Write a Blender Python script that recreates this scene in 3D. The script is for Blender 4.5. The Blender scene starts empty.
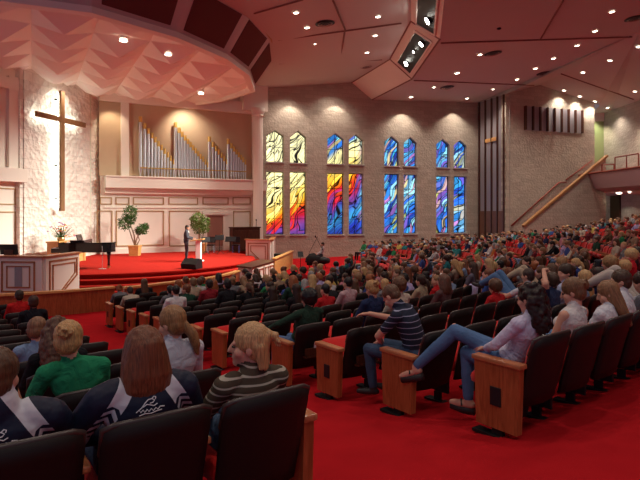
import bpy, bmesh, math, random
import numpy as np
from mathutils import Vector, Matrix, noise
from mathutils.bvhtree import BVHTree
PI = math.pi
SC = bpy.context.scene
COL = SC.collection
F, HX, HY, CZ = 540.0, 320.0, 212.0, 1.6
R = random.Random(7)

# ---------------------------------------------------------------- camera
cam = bpy.data.cameras.new('camera')
cam.sensor_width = 36.0
cam.lens = F * 36.0 / 640.0
cam.shift_y = -(240.0 - HY) / 640.0
cam.clip_start = 0.05
cam.clip_end = 200
camo = bpy.data.objects.new('camera', cam)
COL.objects.link(camo)
camo.location = (0, 0, CZ)
camo.rotation_euler = (math.radians(90), 0, 0)
SC.camera = camo

def at(px, py, Y):
    return Vector(((px - HX) / F * Y, Y, CZ - (py - HY) / F * Y))
def zat(py, Y): return CZ - (py - HY) / F * Y
def proj(p): return (HX + F * p[0] / p[1], HY - F * (p[2] - CZ) / p[1])

# ---------------------------------------------------------------- materials
def new_mat(name):
    m = bpy.data.materials.new(name); m.use_nodes = True
    nt = m.node_tree
    b = nt.nodes['Principled BSDF']
    return m, nt, b
def rgb(h):
    return tuple(((int(h[i:i+2], 16) / 255) ** 2.2) for i in (0, 2, 4)) + (1,)
def mat(name, col, rough=.6, metal=0, var=0.0, scale=8, bump=0.0, bscale=60, stretch=(1, 1, 1), spec=.3, coat=0, sheen=0):
    m, nt, b = new_mat(name)
    if isinstance(col, str): col = rgb(col)
    b.inputs['Base Color'].default_value = col
    b.inputs['Roughness'].default_value = rough
    b.inputs['Metallic'].default_value = metal
    b.inputs['Specular IOR Level'].default_value = spec
    b.inputs['Coat Weight'].default_value = coat
    b.inputs['Sheen Weight'].default_value = sheen
    if var or bump:
        tc = nt.nodes.new('ShaderNodeTexCoord'); mp = nt.nodes.new('ShaderNodeMapping')
        mp.inputs['Scale'].default_value = stretch
        nt.links.new(tc.outputs['Object'], mp.inputs['Vector'])
    if var:
        n = nt.nodes.new('ShaderNodeTexNoise'); n.inputs['Scale'].default_value = scale; n.inputs['Detail'].default_value = 5
        nt.links.new(mp.outputs[0], n.inputs['Vector'])
        mx = nt.nodes.new('ShaderNodeMix'); mx.data_type = 'RGBA'
        mx.inputs[6].default_value = tuple(c * (1 - var) for c in col[:3]) + (1,)
        mx.inputs[7].default_value = tuple(min(1, c * (1 + var)) for c in col[:3]) + (1,)
        nt.links.new(n.outputs['Fac'], mx.inputs[0]); nt.links.new(mx.outputs[2], b.inputs['Base Color'])
    if bump:
        n2 = nt.nodes.new('ShaderNodeTexNoise'); n2.inputs['Scale'].default_value = bscale; n2.inputs['Detail'].default_value = 4
        nt.links.new(mp.outputs[0], n2.inputs['Vector'])
        bp = nt.nodes.new('ShaderNodeBump'); bp.inputs['Strength'].default_value = bump; bp.inputs['Distance'].default_value = .02
        nt.links.new(n2.outputs['Fac'], bp.inputs['Height']); nt.links.new(bp.outputs[0], b.inputs['Normal'])
    return m
def emat(name, col, s):
    m, nt, b = new_mat(name)
    b.inputs['Base Color'].default_value = (0, 0, 0, 1)
    b.inputs['Emission Color'].default_value = tuple(col) + (1,)
    b.inputs['Emission Strength'].default_value = s
    return m

M = {}
M['carpet'] = mat('red_carpet', (.45, .012, .017, 1), .95, var=.2, scale=3, bump=.5, bscale=220, spec=.02)
M['stage_carpet'] = mat('stage_red_carpet', (.36, .018, .012, 1), .95, var=.12, scale=2, bump=.5, bscale=200, spec=.05)
M['ceil'] = mat('painted_ceiling', (.58, .56, .52, 1), .9, var=.05, scale=.4, bump=.05, bscale=30, spec=.1)
M['seam'] = mat('ceiling_joint', (.26, .14, .11, 1), .9)
M['canopy'] = mat('canopy_plaster', (.90, .85, .76, 1), .8, var=.03, scale=1, spec=.15)
M['canopy_face'] = mat('canopy_fascia_paint', (.62, .50, .46, 1), .85, var=.04, scale=2, spec=.1)
M['canopy_dark'] = mat('maroon_fascia_panel', (.16, .06, .05, 1), .9, var=.1, scale=30, spec=.05)
M['cream'] = mat('cream_wall_paint', (.85, .79, .69, 1), .7, var=.03, scale=1.5, spec=.2)
M['cream_light'] = mat('cream_enclosure_paint', (.78, .70, .62, 1), .6, var=.03, scale=2, spec=.25)
M['tan'] = mat('tan_niche_fabric', (.56, .43, .29, 1), .95, var=.06, scale=2, bump=.1, bscale=120, spec=.05)
M['gilt'] = mat('gilt_moulding', (.42, .27, .12, 1), .5, spec=.4)
M['gold'] = mat('gold_leaf', (.75, .48, .14, 1), .35, metal=.6)
M['silver'] = mat('polished_pipe_metal', (.72, .74, .76, 1), .28, metal=.75)
M['chrome'] = mat('chrome', (.7, .7, .72, 1), .25, metal=.9)
M['brass'] = mat('brass', (.7, .5, .2, 1), .3, metal=.9)
M['black'] = mat('black_plastic', (.012, .012, .014, 1), .45)
M['gloss'] = mat('piano_lacquer', (.008, .008, .010, 1), .08, spec=.6, coat=.6)
M['iron'] = mat('black_cast_iron', (.02, .02, .02, 1), .5, metal=.4)
M['white'] = mat('white_paint', (.85, .82, .78, 1), .5)
M['paper'] = mat('white_paper', (.75, .74, .76, 1), .8)
M['leaf'] = mat('green_foliage', (.05, .12, .025, 1), .6, var=.5, scale=20)
M['bark'] = mat('pale_bark', (.35, .26, .18, 1), .8, var=.3, scale=20)
def wood(name, c1, c2, rough=.4, sc=3, axis=(1, 1, .12)):
    m, nt, b = new_mat(name)
    tc = nt.nodes.new('ShaderNodeTexCoord'); mp = nt.nodes.new('ShaderNodeMapping'); mp.inputs['Scale'].default_value = axis
    n = nt.nodes.new('ShaderNodeTexNoise'); n.inputs['Scale'].default_value = sc * 8; n.inputs['Detail'].default_value = 6; n.inputs['Distortion'].default_value = 1.2
    cr = nt.nodes.new('ShaderNodeValToRGB'); cr.color_ramp.elements[0].color = c1 + (1,); cr.color_ramp.elements[1].color = c2 + (1,)
    cr.color_ramp.elements[0].position = .35; cr.color_ramp.elements[1].position = .68
    nt.links.new(tc.outputs['Object'], mp.inputs[0]); nt.links.new(mp.outputs[0], n.inputs['Vector'])
    nt.links.new(n.outputs['Fac'], cr.inputs[0]); nt.links.new(cr.outputs[0], b.inputs['Base Color'])
    b.inputs['Roughness'].default_value = rough; b.inputs['Specular IOR Level'].default_value = .4
    return m
M['cherry'] = wood('cherry_wood', (.26, .060, .020), (.42, .115, .042), .32)
M['cherry_cap'] = wood('cherry_wood_cap', (.36, .12, .045), (.52, .19, .08), .3, axis=(1, .12, 1))
M['railwood'] = wood('rail_wood', (.30, .095, .035), (.44, .17, .07), .4, axis=(.2, .2, 1))
M['oak'] = wood('honey_oak', (.55, .26, .075), (.72, .40, .14), .4, axis=(.2, 1, 1))
M['dkwood'] = wood('dark_walnut', (.045, .014, .008), (.085, .028, .015), .35)
M['crosswood'] = wood('cross_wood', (.20, .10, .04), (.32, .17, .07), .5, axis=(1, 1, .2))
M['lampglow'] = emat('lamp_glow', (1, .86, .66), 14)
M['stageglow'] = emat('stage_lamp_glow', (1, .95, .85), 45)
M['backglow'] = emat('cross_back_light', (.93, 1.0, .88), 17)
M['whiteglow'] = emat('lamp_lens', (1, .95, .8), 25)
M['screen'] = emat('blue_screen', (.25, .45, 1), 1.5)

def stone(name, base, rowh, rough_amp, vs, mortar=-.6):
    m, nt, b = new_mat(name)
    tc = nt.nodes.new('ShaderNodeTexCoord')
    mp = nt.nodes.new('ShaderNodeMapping'); mp.inputs['Rotation'].default_value = (math.radians(90), 0, 0)
    nt.links.new(tc.outputs['Object'], mp.inputs[0])
    br = nt.nodes.new('ShaderNodeTexBrick')
    br.inputs['Scale'].default_value = 1; br.inputs['Brick Width'].default_value = rowh * 2.3; br.inputs['Row Height'].default_value = rowh
    br.inputs['Mortar Size'].default_value = .012; br.inputs['Mortar Smooth'].default_value = .6
    br.inputs['Color1'].default_value = tuple(c * .90 for c in base) + (1,)
    br.inputs['Color2'].default_value = tuple(min(1, c * 1.08) for c in base) + (1,)
    br.inputs['Mortar'].default_value = tuple(c * .80 for c in base) + (1,)
    nt.links.new(mp.outputs[0], br.inputs['Vector'])
    n = nt.nodes.new('ShaderNodeTexNoise'); n.inputs['Scale'].default_value = vs; n.inputs['Detail'].default_value = 5
    nt.links.new(tc.outputs['Object'], n.inputs['Vector'])
    v = nt.nodes.new('ShaderNodeTexVoronoi'); v.inputs['Scale'].default_value = vs * .8
    nt.links.new(tc.outputs['Object'], v.inputs['Vector'])
    ad = nt.nodes.new('ShaderNodeMath'); ad.operation = 'ADD'
    nt.links.new(n.outputs['Fac'], ad.inputs[0]); nt.links.new(v.outputs['Distance'], ad.inputs[1])
    sb = nt.nodes.new('ShaderNodeMath'); sb.operation = 'MULTIPLY_ADD'; sb.inputs[1].default_value = mortar
    nt.links.new(br.outputs['Fac'], sb.inputs[0]); nt.links.new(ad.outputs[0], sb.inputs[2])
    bp = nt.nodes.new('ShaderNodeBump'); bp.inputs['Strength'].default_value = rough_amp; bp.inputs['Distance'].default_value = .12
    nt.links.new(sb.outputs[0], bp.inputs['Height']); nt.links.new(bp.outputs[0], b.inputs['Normal'])
    nt.links.new(br.outputs['Color'], b.inputs['Base Color'])
    b.inputs['Roughness'].default_value = .95; b.inputs['Specular IOR Level'].default_value = .08
    return m
M['stone'] = stone('rough_split_stone', (.80, .74, .66), .45, .8, 5.0, -.1)
M['brick'] = stone('split_face_brick', (.46, .395, .32), .26, .26, 9)

# ---------------------------------------------------------------- mesh helpers
class MB:
    def __init__(s): s.v = []; s.f = []; s.m = []
    def add(s, vs, fs, mi=0):
        o = len(s.v); s.v += [tuple(v) for v in vs]; s.f += [tuple(i + o for i in f) for f in fs]; s.m += [mi] * len(fs); return s
    def box(s, c, d, rz=0, mi=0, X=None):
        hx, hy, hz = d[0] / 2, d[1] / 2, d[2] / 2
        vs = [Vector((x, y, z)) for z in (-hz, hz) for y in (-hy, hy) for x in (-hx, hx)]
        Mx = Matrix.Translation(c) @ (X.to_4x4() if X is not None else Matrix.Rotation(rz, 4, 'Z'))
        return s.add([Mx @ v for v in vs], [(0, 2, 3, 1), (4, 5, 7, 6), (0, 1, 5, 4), (2, 6, 7, 3), (0, 4, 6, 2), (1, 3, 7, 5)], mi)
    def ring(s, rings, cap=True, mi=0, closed=False):
        n = len(rings[0]); vs = [p for r in rings for p in r]; fs = []
        K = len(rings)
        for k in range(K if closed else K - 1):
            a, b = k * n, ((k + 1) % K) * n
            for i in range(n): fs.append((a + i, a + (i + 1) % n, b + (i + 1) % n, b + i))
        if cap and not closed:
            fs.append(tuple(range(n - 1, -1, -1))); fs.append(tuple((K - 1) * n + i for i in range(n)))
        return s.add(vs, fs, mi)
    def tube(s, pts, r, n=8, cap=True, mi=0):
        pts = [Vector(p) for p in pts]
        rr = r if isinstance(r, (list, tuple)) else [r] * len(pts)
        rings = []; up = None
        for i, p in enumerate(pts):
            t = (pts[min(i + 1, len(pts) - 1)] - pts[max(i - 1, 0)]).normalized()
            if up is None: up = Vector((0, 0, 1)) if abs(t.z) < .9 else Vector((1, 0, 0))
            a = t.cross(up)
            if a.length < 1e-4: a = t.cross(Vector((0, 1, 0)))
            a.normalize(); b = a.cross(t).normalized(); up = b
            rings.append([p + (a * math.cos(2 * PI * k / n) + b * math.sin(2 * PI * k / n)) * rr[i] for k in range(n)])
        return s.ring(rings, cap, mi)
    def lathe(s, c, prof, n=16, mi=0):
        c = Vector(c)
        rings = [[c + Vector((r * math.cos(2 * PI * k / n), r * math.sin(2 * PI * k / n), z)) for k in range(n)] for r, z in prof]
        return s.ring(rings, True, mi)
    def ell(s, c, r, n=12, m=8, X=None, mi=0, fn=None):
        vs = []; c = Vector(c); rings = []
        for j in range(m + 1):
            th = PI * (j + .02 if j == 0 else (j - .02 if j == m else j)) / m
            rg = []
            for k in range(n):
                ph = 2 * PI * k / n
                d = Vector((math.sin(th) * math.cos(ph), math.sin(th) * math.sin(ph), -math.cos(th)))
                q = Vector((d.x * r[0], d.y * r[1], d.z * r[2]))
                if fn: q = q * fn(d)
                rg.append(c + ((X @ q) if X is not None else q))
            rings.append(rg)
        return s.ring(rings, True, mi)
    def prism(s, poly, z0, z1, mi=0):
        n = len(poly)
        a = sum(poly[i][0] * poly[(i + 1) % n][1] - poly[(i + 1) % n][0] * poly[i][1] for i in range(n))
        if a < 0: poly = poly[::-1]
        vs = [(p[0], p[1], z0) for p in poly] + [(p[0], p[1], z1) for p in poly]
        fs = [tuple(range(n - 1, -1, -1)), tuple(range(n, 2 * n))] + [(i, (i + 1) % n, n + (i + 1) % n, n + i) for i in range(n)]
        return s.add(vs, fs, mi)
    def mesh(s, name, mats, smooth=False, bev=0):
        me = bpy.data.meshes.new(name); me.from_pydata(s.v, [], s.f)
        if not isinstance(mats, (list, tuple)): mats = [mats]
        for m in mats: me.materials.append(M[m] if isinstance(m, str) else m)
        if len(mats) > 1: me.polygons.foreach_set('material_index', s.m)
        if bev:
            bm = bmesh.new(); bm.from_mesh(me)
            bmesh.ops.bevel(bm, geom=[e for e in bm.edges if e.calc_face_angle(0) > .5], offset=bev, segments=2, affect='EDGES', profile=.6)
            bm.to_mesh(me); bm.free()
        if smooth: me.polygons.foreach_set('use_smooth', [True] * len(me.polygons))
        me.update(); return me
    def build(s, name, mats, parent=None, smooth=False, bev=0, loc=None, rz=None):
        return link(s.mesh(name, mats, smooth, bev), name, parent, loc, rz)
def link(me, name, parent=None, loc=None, rz=None):
    o = bpy.data.objects.new(name, me); COL.objects.link(o)
    if parent is not None: o.parent = parent
    if loc is not None: o.location = loc
    if rz is not None: o.rotation_euler.z = rz
    return o
def tag(o, label=None, cat=None, group=None, kind=None):
    if label: o['label'] = label
    if cat: o['category'] = cat
    if group: o['group'] = group
    if kind: o['kind'] = kind
    return o
def thing(name, loc, label, cat, rz=0, group=None):
    o = bpy.data.objects.new(name, None); COL.objects.link(o); o.location = loc; o.rotation_euler.z = rz
    o.empty_display_size = .1
    return tag(o, label, cat, group)
def struct(o): o['kind'] = 'structure'; return o
def rot2(p, a): return (p[0] * math.cos(a) - p[1] * math.sin(a), p[0] * math.sin(a) + p[1] * math.cos(a))

# ---------------------------------------------------------------- layout of the hall
P = Vector((-12.2, 23.5))      # centre of the seating fan
S = Vector((-9.96, 27.0))      # centre of the stage disc
SZ = -.77                      # stage floor
FZ = -1.48
def floor_z(x, y):
    dx, dy = x - P.x, y - P.y
    r = math.hypot(dx, dy); ph = math.degrees(math.atan2(dy, dx))
    if ph < -120: ph = -120
    cap = 24.7 if ph < -40 else (24.7 + (ph + 40) * .6 if ph < -15 else 99)
    r = min(r, cap)
    k = 1.0 if ph < -3.5 else max(.12, .92 - .0225 * ph)
    if ph < -3.5 and ph > -8: k = .999
    return FZ + .0053 * max(0, r - 8) ** 2 * min(1, k)
def pol(r, phd):
    a = math.radians(phd); return Vector((P.x + r * math.cos(a), P.y + r * math.sin(a)))
# window wall and brick wall
WS = .362
def on_line(px, X0, Y0, m):
    k = (px - HX) / F
    Y = (Y0 - m * X0) / (1 - m * k)
    return Vector((k * Y, Y))
WX0, WY0 = (265 - HX) / F * 34.6, 34.6
def wallpt(px): return on_line(px, WX0, WY0, WS)
BX0, BY0 = (506 - HX) / F * 36.6, 36.6
def brickpt(px): return on_line(px, BX0, BY0, WS)
RX = 22.7
W1 = Vector((-12.1, 30.3)); W2 = Vector((-3.9, 34.7))
def stagept(px): return on_line(px, W1.x, W1.y, (W2.y - W1.y) / (W2.x - W1.x))

# floor
mb = MB(); ra = [0, 4, 8] + [8 + .6 * i for i in range(1, 60)]; pa = [-182 + 3 * i for i in range(95)]
wallE = wallpt(490)
def inside(x, y):
    if x > RX + .6 or x < -16.5 or y < -6: return False
    if x < wallE.x: return y < WY0 + WS * (x - WX0) + .9
    if x < 20: return y < BY0 + WS * (x - BX0) + 1.2
    return y < 45
vid = {}
for i in range(len(ra) - 1):
    for j in range(len(pa) - 1):
        q = [pol(ra[a], pa[b]) for a, b in ((i, j), (i + 1, j), (i + 1, j + 1), (i, j + 1))]
        c = (q[0] + q[1] + q[2] + q[3]) / 4
        if not inside(c.x, c.y): continue
        ids = []
        for (a, b), p in zip(((i, j), (i + 1, j), (i + 1, j + 1), (i, j + 1)), q):
            if (a, b) not in vid: vid[(a, b)] = len(mb.v); mb.v.append((p.x, p.y, floor_z(p.x, p.y)))
            ids.append(vid[(a, b)])
        if i == 0: ids = [ids[1], ids[2], ids[3]] if ids[0] != ids[3] else ids[:3]
        mb.f.append(tuple(ids)); mb.m.append(0)
struct(mb.build('floor', 'carpet', smooth=True))

# ceiling: two sloping planes either side of a stepped lighting cove
wl, wr = wallpt(351.7), wallpt(372)
zb = zat(82.5, wl.y); zc = zat(99.7, wr.y)
CA = Vector((WX0, WY0, zat(88, WY0))); CB = Vector((wl.x, wl.y, zb)); CC = Vector((wr.x, wr.y, zc))
wd = wallpt(478); CD = Vector((wd.x, wd.y, zat(103, wd.y)))
CE = Vector((BX0, BY0, zat(94, BY0)))
bf = brickpt(540); CF = Vector((bf.x, bf.y, zat(85, bf.y)))
bg = brickpt(600); CG0 = Vector((bg.x, bg.y, zat(105, bg.y)))
def rwall(px): return Vector((RX, RX / ((px - HX) / F)))
rg = rwall(612); CG = Vector((rg.x, rg.y, zat(110, rg.y)))
rh = rwall(640); CH = Vector((rh.x, rh.y, zat(100, rh.y)))
def atz(px, py, z):
    Y = F * (z - CZ) / (HY - py); return at(px, py, Y)
L1, L2, L3 = atz(390, 59, zb), atz(411, 21, zb), atz(411, -20, zb)
R1, R2, R3 = atz(412, 79, 9.35), atz(440, 39, 9.4), atz(447, -25, 9.45)
CM = atz(640, 31, 10.6); dm = (CM - CF); CM2 = CM + dm * 1.3
FA = Vector((-3.0, 21.5, 9.75))
ZR = 9.6
cv = [CA, CB, CC, CD, CE, CF, CG0, CG, CH, L1, L2, L3, R1, R2, R3, CM, CM2,
      Vector((-17, 34.6, 9.6)), Vector((-17, -6, 9.6)), Vector((3.0, -6, zb)), Vector((4.0, -6, 9.5)), Vector((RX, -6, 9.5)), Vector((RX, 10, 9.5)), Vector((RX, 46, 9.5)), FA]
(A_, B_, C_, D_, E_, F_, G0_, G_, H_, L1_, L2_, L3_, R1_, R2_, R3_, M_, M2_, X1, X2, X3, X4, X5, X6, X7, FA_) = range(25)
cf = [(A_, B_, L1_, FA_), (FA_, L1_, L2_), (FA_, L2_, L3_), (FA_, L3_, X3), (FA_, X3, X2), (FA_, X2, X1), (FA_, X1, A_),
      (C_, D_, R1_), (D_, M_, R1_), (D_, E_, M_), (E_, F_, M_), (R1_, M_, R2_), (R2_, M_, R3_), (R3_, M_, X4), (X4, M_, M2_), (X4, M2_, X5), (M2_, X6, X5),
      (F_, G0_, M_), (G0_, G_, M_), (G_, H_, M_), (H_, X6, M2_), (H_, M2_, M_), (G0_, X7, G_)]
mb = MB(); mb.add(cv, cf)
ceiling = mb.build('ceiling', 'ceil'); struct(ceiling)
bvh = BVHTree.FromPolygons(cv, cf)
def ceilpt(px, py):
    d = (at(px, py, 1) - Vector((0, 0, CZ))).normalized()
    h = bvh.ray_cast(Vector((0, 0, CZ)), d)
    return h[0], h[1]
# stepped cove with stage light slots
mb = MB()
cove = [(CB, CC, L1, R1), (L1, R1, L2, R2), (L2, R2, L3, R3)]
for a, b, c, d in cove: mb.add([a, b, d, c], [(0, 1, 2, 3)])
mb.add([L3, R3, (4.0, -6, 9.5), (3.0, -6, zb)], [(0, 1, 2, 3)])
cv_o = mb.build('trim_1', 'cream', ceiling)
def quad(a, b, c, d, u, v):  # a-b across at start, c-d across at end
    p = a.lerp(b, u); q = c.lerp(d, u); return p.lerp(q, v)
seam_i = 0
def seam(p1, p2, w=.09, surf=None):
    q = []; n = 14; mb = MB(); pts = []
    for i in range(n + 1):
        px = p1[0] + (p2[0] - p1[0]) * i / n; py = p1[1] + (p2[1] - p1[1]) * i / n
        h, nn = ceilpt(px, py)
        if h is not None: pts.append(h + Vector((0, 0, -.02)))
    if len(pts) > 1:
        mb.tube(pts, w / 2, 4); mb.build('joint', 'seam', ceiling)
for a in (((254, 13), (303, -1)), ((278, 39.5), (411, 21.5)), ((279, 63), (390, 59)), ((414, 80), (534, 85)), ((441, 42.5), (632, 36.5)),
          ((333, 0), (345, 29)), ((345, 29), (340, 61)), ((563, 0), (541, 38)), ((561, 73.5), (639, 101))): seam(*a)
for a, b in ((L1, R1), (L2, R2), (CB, L1), (CC, R1), (L1, L2), (R1, R2)):
    MB().tube([a, b], .05, 4).build('joint', 'seam', ceiling)
# slots
slot_lamps = []
for k, (a, b, c, d, u0, u1, v0, v1) in enumerate(((L1, R1, L2, R2, .25, .86, .08, .90), (L2, R2, L3, R3, .2, .84, .04, .8))):
    n = ((b - a).cross(c - a)).normalized()
    if n.z < 0: n = -n
    q = [quad(a, b, c, d, u, v) for u, v in ((u0, v0), (u1, v0), (u1, v1), (u0, v1))]
    mb = MB(); lo = [p - n * .02 for p in q]; hi = [p + n * .6 for p in q]
    mb.add([p - n * .03 for p in q], [(0, 1, 2, 3)])
    o = mb.build('light_slot', 'black', None); tag(o, ('black stage light slot in the cream cove, lower of the two' if k == 0 else 'black stage light slot in the cream cove, cut by the top edge'), 'light slot')
    fr = MB()
    for i in range(4): fr.tube([q[i] - n * .05, q[(i + 1) % 4] - n * .05], .06, 4)
    fr.build('frame', 'cream', o)
    lamps = ((.50, .20, .13), (.50, .60, .05), (.62, .86, .13)) if k == 0 else ((.62, .32, .16),)
    for (uu, vv, rr) in lamps:
        p = quad(a, b, c, d, u0 + (u1 - u0) * uu, v0 + (v1 - v0) * vv) - n * .12
        slot_lamps.append((p, rr))
for i, (p, rr) in enumerate(slot_lamps):
    t = thing('stage_spotlight', p, ['stage spotlight at the wall end of the lower ceiling slot', 'small dim stage spotlight midway in the lower ceiling slot', 'stage spotlight at the upper end of the lower ceiling slot', 'stage spotlight in the ceiling slot at the top edge'][i], 'stage light', group='stage spotlights')
    tgt = Vector((-7.5, 26, 0)) if i != 3 else Vector((-10, 24, 0))
    d = (tgt - p).normalized(); X = d.to_track_quat('-Z', 'Y').to_matrix()
    mb = MB(); rg_ = []
    for z, r_ in ((.25, .6), (.15, 1), (0, 1), (0, .9), (.02, .88)):
        rg_.append([X @ Vector((math.cos(k * PI / 8) * r_ * rr * 1.25, math.sin(k * PI / 8) * r_ * rr * 1.25, z)) for k in range(16)])
    mb.ring(rg_); mb.build('housing', 'iron', t, smooth=True)
    mb = MB(); mb.ell((0, 0, 0), (rr, rr, .05), X=X); mb.build('lens', 'stageglow', t, smooth=True)

# ceiling downlights and vents
DL = [(296, 12), (307, 27), (315, 43), (314, 55), (305, 69), (292, 81), (338, 78), (355, 67), (367, 52), (375, 35), (378, 16),
      (411, 96.6), (434, 87), (457, 72.5), (480, 54), (467, 98), (493, 89), (517, 79), (535.5, 68), (553.5, 58), (577, 45), (595, 30.5), (612, 11),
      (583, 72), (610, 60), (639, 46), (564, 90), (580, 96), (595, 101), (607.5, 107.5), (635, 91)]
downlights = []
ORD = 'first second third fourth fifth sixth seventh eighth ninth tenth eleventh twelfth thirteenth fourteenth fifteenth sixteenth seventeenth eighteenth nineteenth twentieth'.split()
def ordn(i):
    if i < 20: return ORD[i]
    if i < 29: return 'twenty-' + ORD[i - 20]
    tens = {3: 'thirty', 4: 'forty', 5: 'fifty'}
    n = i + 1; t, u = divmod(n, 10)
    return tens[t] + '-' + ORD[u - 1] if u else tens[t][:-1] + 'ieth'
def lamp_mesh():
    mb = MB(); n = 16; mb.ring([[(r * math.cos(2 * PI * k / n), r * math.sin(2 * PI * k / n), z) for k in range(n)] for r, z in ((.1, 0), (.16, 0), (.16, -.02), (.12, -.035), (.1, 0))], cap=False)
    return mb.mesh('rim', 'white', True)
rim_me = lamp_mesh(); _b = MB(); _b.ell((0, 0, -.01), (.115, .115, .035)); lens_me = _b.mesh('lens', 'lampglow', True)
for i, (px, py) in enumerate(DL):
    h, n = ceilpt(px, py)
    if h is None: continue
    if i < 6: w = 'over the canopy end, %s from the top' % ORD[i]
    elif i < 11: w = 'in the line beside the cove, %s from the wall' % ORD[i - 6]
    elif i < 15: w = 'beyond the cove, %s from the window wall' % ORD[i - 11]
    elif i < 23: w = 'in the long diagonal row, %s from the window wall' % ORD[i - 15]
    elif i < 26: w = 'on the slope past the ridge, %s going upward' % ORD[i - 23]
    elif i < 30: w = 'in the row above the slatted grille, %s going down' % ORD[i - 26]
    else: w = 'alone on the slope near the balcony wall'
    t = thing('ceiling_downlight', h + Vector((0, 0, -.015)), 'small round downlight ' + w, 'ceiling light', group='round ceiling downlights')
    if n.z > 0: n = -n
    t.rotation_mode = 'QUATERNION'; t.rotation_quaternion = n.to_track_quat('-Z', 'Y')
    a = link(rim_me, 'rim', t); b = link(lens_me, 'lens', t)
    sc = 1.25 if i in (11, 13, 25) else (.75 if i in (12, 16) else 1.0); a.scale = b.scale = (sc,) * 3
    downlights.append((h, n))
def vent_mesh():
    mb = MB(); n = 24
    for k, (r, z) in enumerate(((.45, 0), (.34, -.04), (.23, -.07), (.12, -.09))):
        mb.ring([[((r + dr) * math.cos(2 * PI * j / n), (r + dr) * math.sin(2 * PI * j / n), z + dz) for j in range(n)] for dr, dz in ((-.09, .03), (0, 0), (0, -.012), (-.09, .018))], cap=False, closed=True)
    return mb.mesh('louvre_ring', mat('vent_metal', (.30, .19, .16, 1), .5), True)
vm = vent_mesh(); _b = MB(); _b.lathe((0, 0, -.01), ((.44, 0), (.44, .01))); vbk = _b.mesh('duct', 'black')
for i, ((px, py), lb) in enumerate((((325, 23), 'round air vent between the downlights above the canopy'), ((366, 66), 'round air vent beside the cream cove, close to the wall'), ((447, 87), 'round air vent low on the ceiling near the windows'), ((493, 53), 'round air vent beside a downlight past the cove'), ((544, 73), 'round air vent below the long diagonal row of lights'), ((635, 18), 'round air vent cut by the picture edge, high on the ceiling'))):
    h, n = ceilpt(px, py)
    if n.z > 0: n = -n
    t = thing('ceiling_vent', h + Vector((0, 0, -.02)), lb, 'air vent', group='round ceiling vents')
    t.rotation_mode = 'QUATERNION'; t.rotation_quaternion = n.to_track_quat('-Z', 'Y')
    link(vbk, 'duct', t); link(vm, 'louvre_ring', t)
h, n = ceilpt(499, 28)
_b = MB(); _b.ell((0, 0, 0), (.1, .1, .05)); tag(_b.build('ceiling_sensor', 'black', loc=h + Vector((0, 0, -.03)), smooth=True), 'small black dot sensor on the ceiling past the cove', 'sensor')

# ---------------------------------------------------------------- window wall with stained glass
def wall_frame(o, X0, Y0, m): o.location = (X0, Y0, 0); o.rotation_euler.z = math.atan(m)
TH = math.atan(WS)
def wu(px):
    p = wallpt(px); return (p.x - WX0) / math.cos(TH)
def wz(px, py): return zat(py, wallpt(px).y)
WL = wu(478)
mb = MB()
top = [(0 - .3, CA.z), (wu(351.7), zb), (wu(372), zc), (WL, CD.z)]
poly = [(-.3, -2.2)] + [(WL, -2.2)] + [(u, z) for u, z in top[::-1]]
n = len(poly)
vs = [(u, 0, z) for u, z in poly] + [(u, .6, z) for u, z in poly]
mb.add(vs, [tuple(range(n)), tuple(range(2 * n - 1, n - 1, -1))] + [(i, n + i, n + (i + 1) % n, (i + 1) % n) for i in range(n)])
ww = mb.build('wall_window_side', 'brick'); wall_frame(ww, WX0, WY0, WS); struct(ww)
WINS = [(266, 284, 130, 135.6, 162), (289.6, 306.3, 130.5, 137, 163), (327, 344, 133, 139, 164), (348.5, 363.6, 134, 140, 164.5),
        (384, 399, 136, 142, 166), (403.5, 417, 137, 143, 166.3), (436, 449.5, 139, 144.5, 167.5), (453.5, 466.5, 140, 145.5, 168)]
LOWS = [(266.5, 283.6, 171.6, 234.6), (289.8, 305.8, 171.8, 234.6), (327.6, 343.8, 173, 234.6), (349, 363.6, 173.4, 234.4),
        (384.2, 398.5, 174, 233.8), (403.5, 416.8, 174.5, 233.6), (436.3, 449.3, 176, 233.2), (453.5, 466.2, 176.5, 233)]
cut = MB(); specs = []
for i in range(8):
    a, b, ya, ys, yb = WINS[i]; c, d, yt, yl = LOWS[i]
    u0, u1 = wu(a) + .03, wu(b); mid = (a + b) / 2
    pu = [(u0, wz(mid, yb)), (u1, wz(mid, yb)), (u1, wz(mid, ys)), ((u0 + u1) / 2, wz(mid, ya)), (u0, wz(mid, ys))]
    pl = [(u0, wz(mid, yl)), (u1, wz(mid, yl)), (u1, wz(mid, yt)), (u0, wz(mid, yt))]
    specs += [(pu, i, 1), (pl, i, 0)]
for pl, i, up in specs:
    n = len(pl); vs = [(u, -.4, z) for u, z in pl] + [(u, .9, z) for u, z in pl]
    cut.add(vs, [tuple(range(n)), tuple(range(2 * n - 1, n - 1, -1))] + [(i_, n + i_, n + (i_ + 1) % n, (i_ + 1) % n) for i_ in range(n)])
def fix_normals(me):
    bm = bmesh.new(); bm.from_mesh(me); bmesh.ops.recalc_face_normals(bm, faces=bm.faces); bm.to_mesh(me); bm.free()
co = cut.build('cutter', 'brick'); co.location = ww.location; co.rotation_euler = ww.rotation_euler
fix_normals(co.data); fix_normals(ww.data)
md = ww.modifiers.new('b', 'BOOLEAN'); md.object = co; md.operation = 'DIFFERENCE'; md.solver = 'EXACT'
bpy.context.view_layer.update()
dg = bpy.context.evaluated_depsgraph_get()
nm = bpy.data.meshes.new_from_object(ww.evaluated_get(dg)); ww.modifiers.clear(); ww.data = nm
bpy.data.objects.remove(co)

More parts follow.
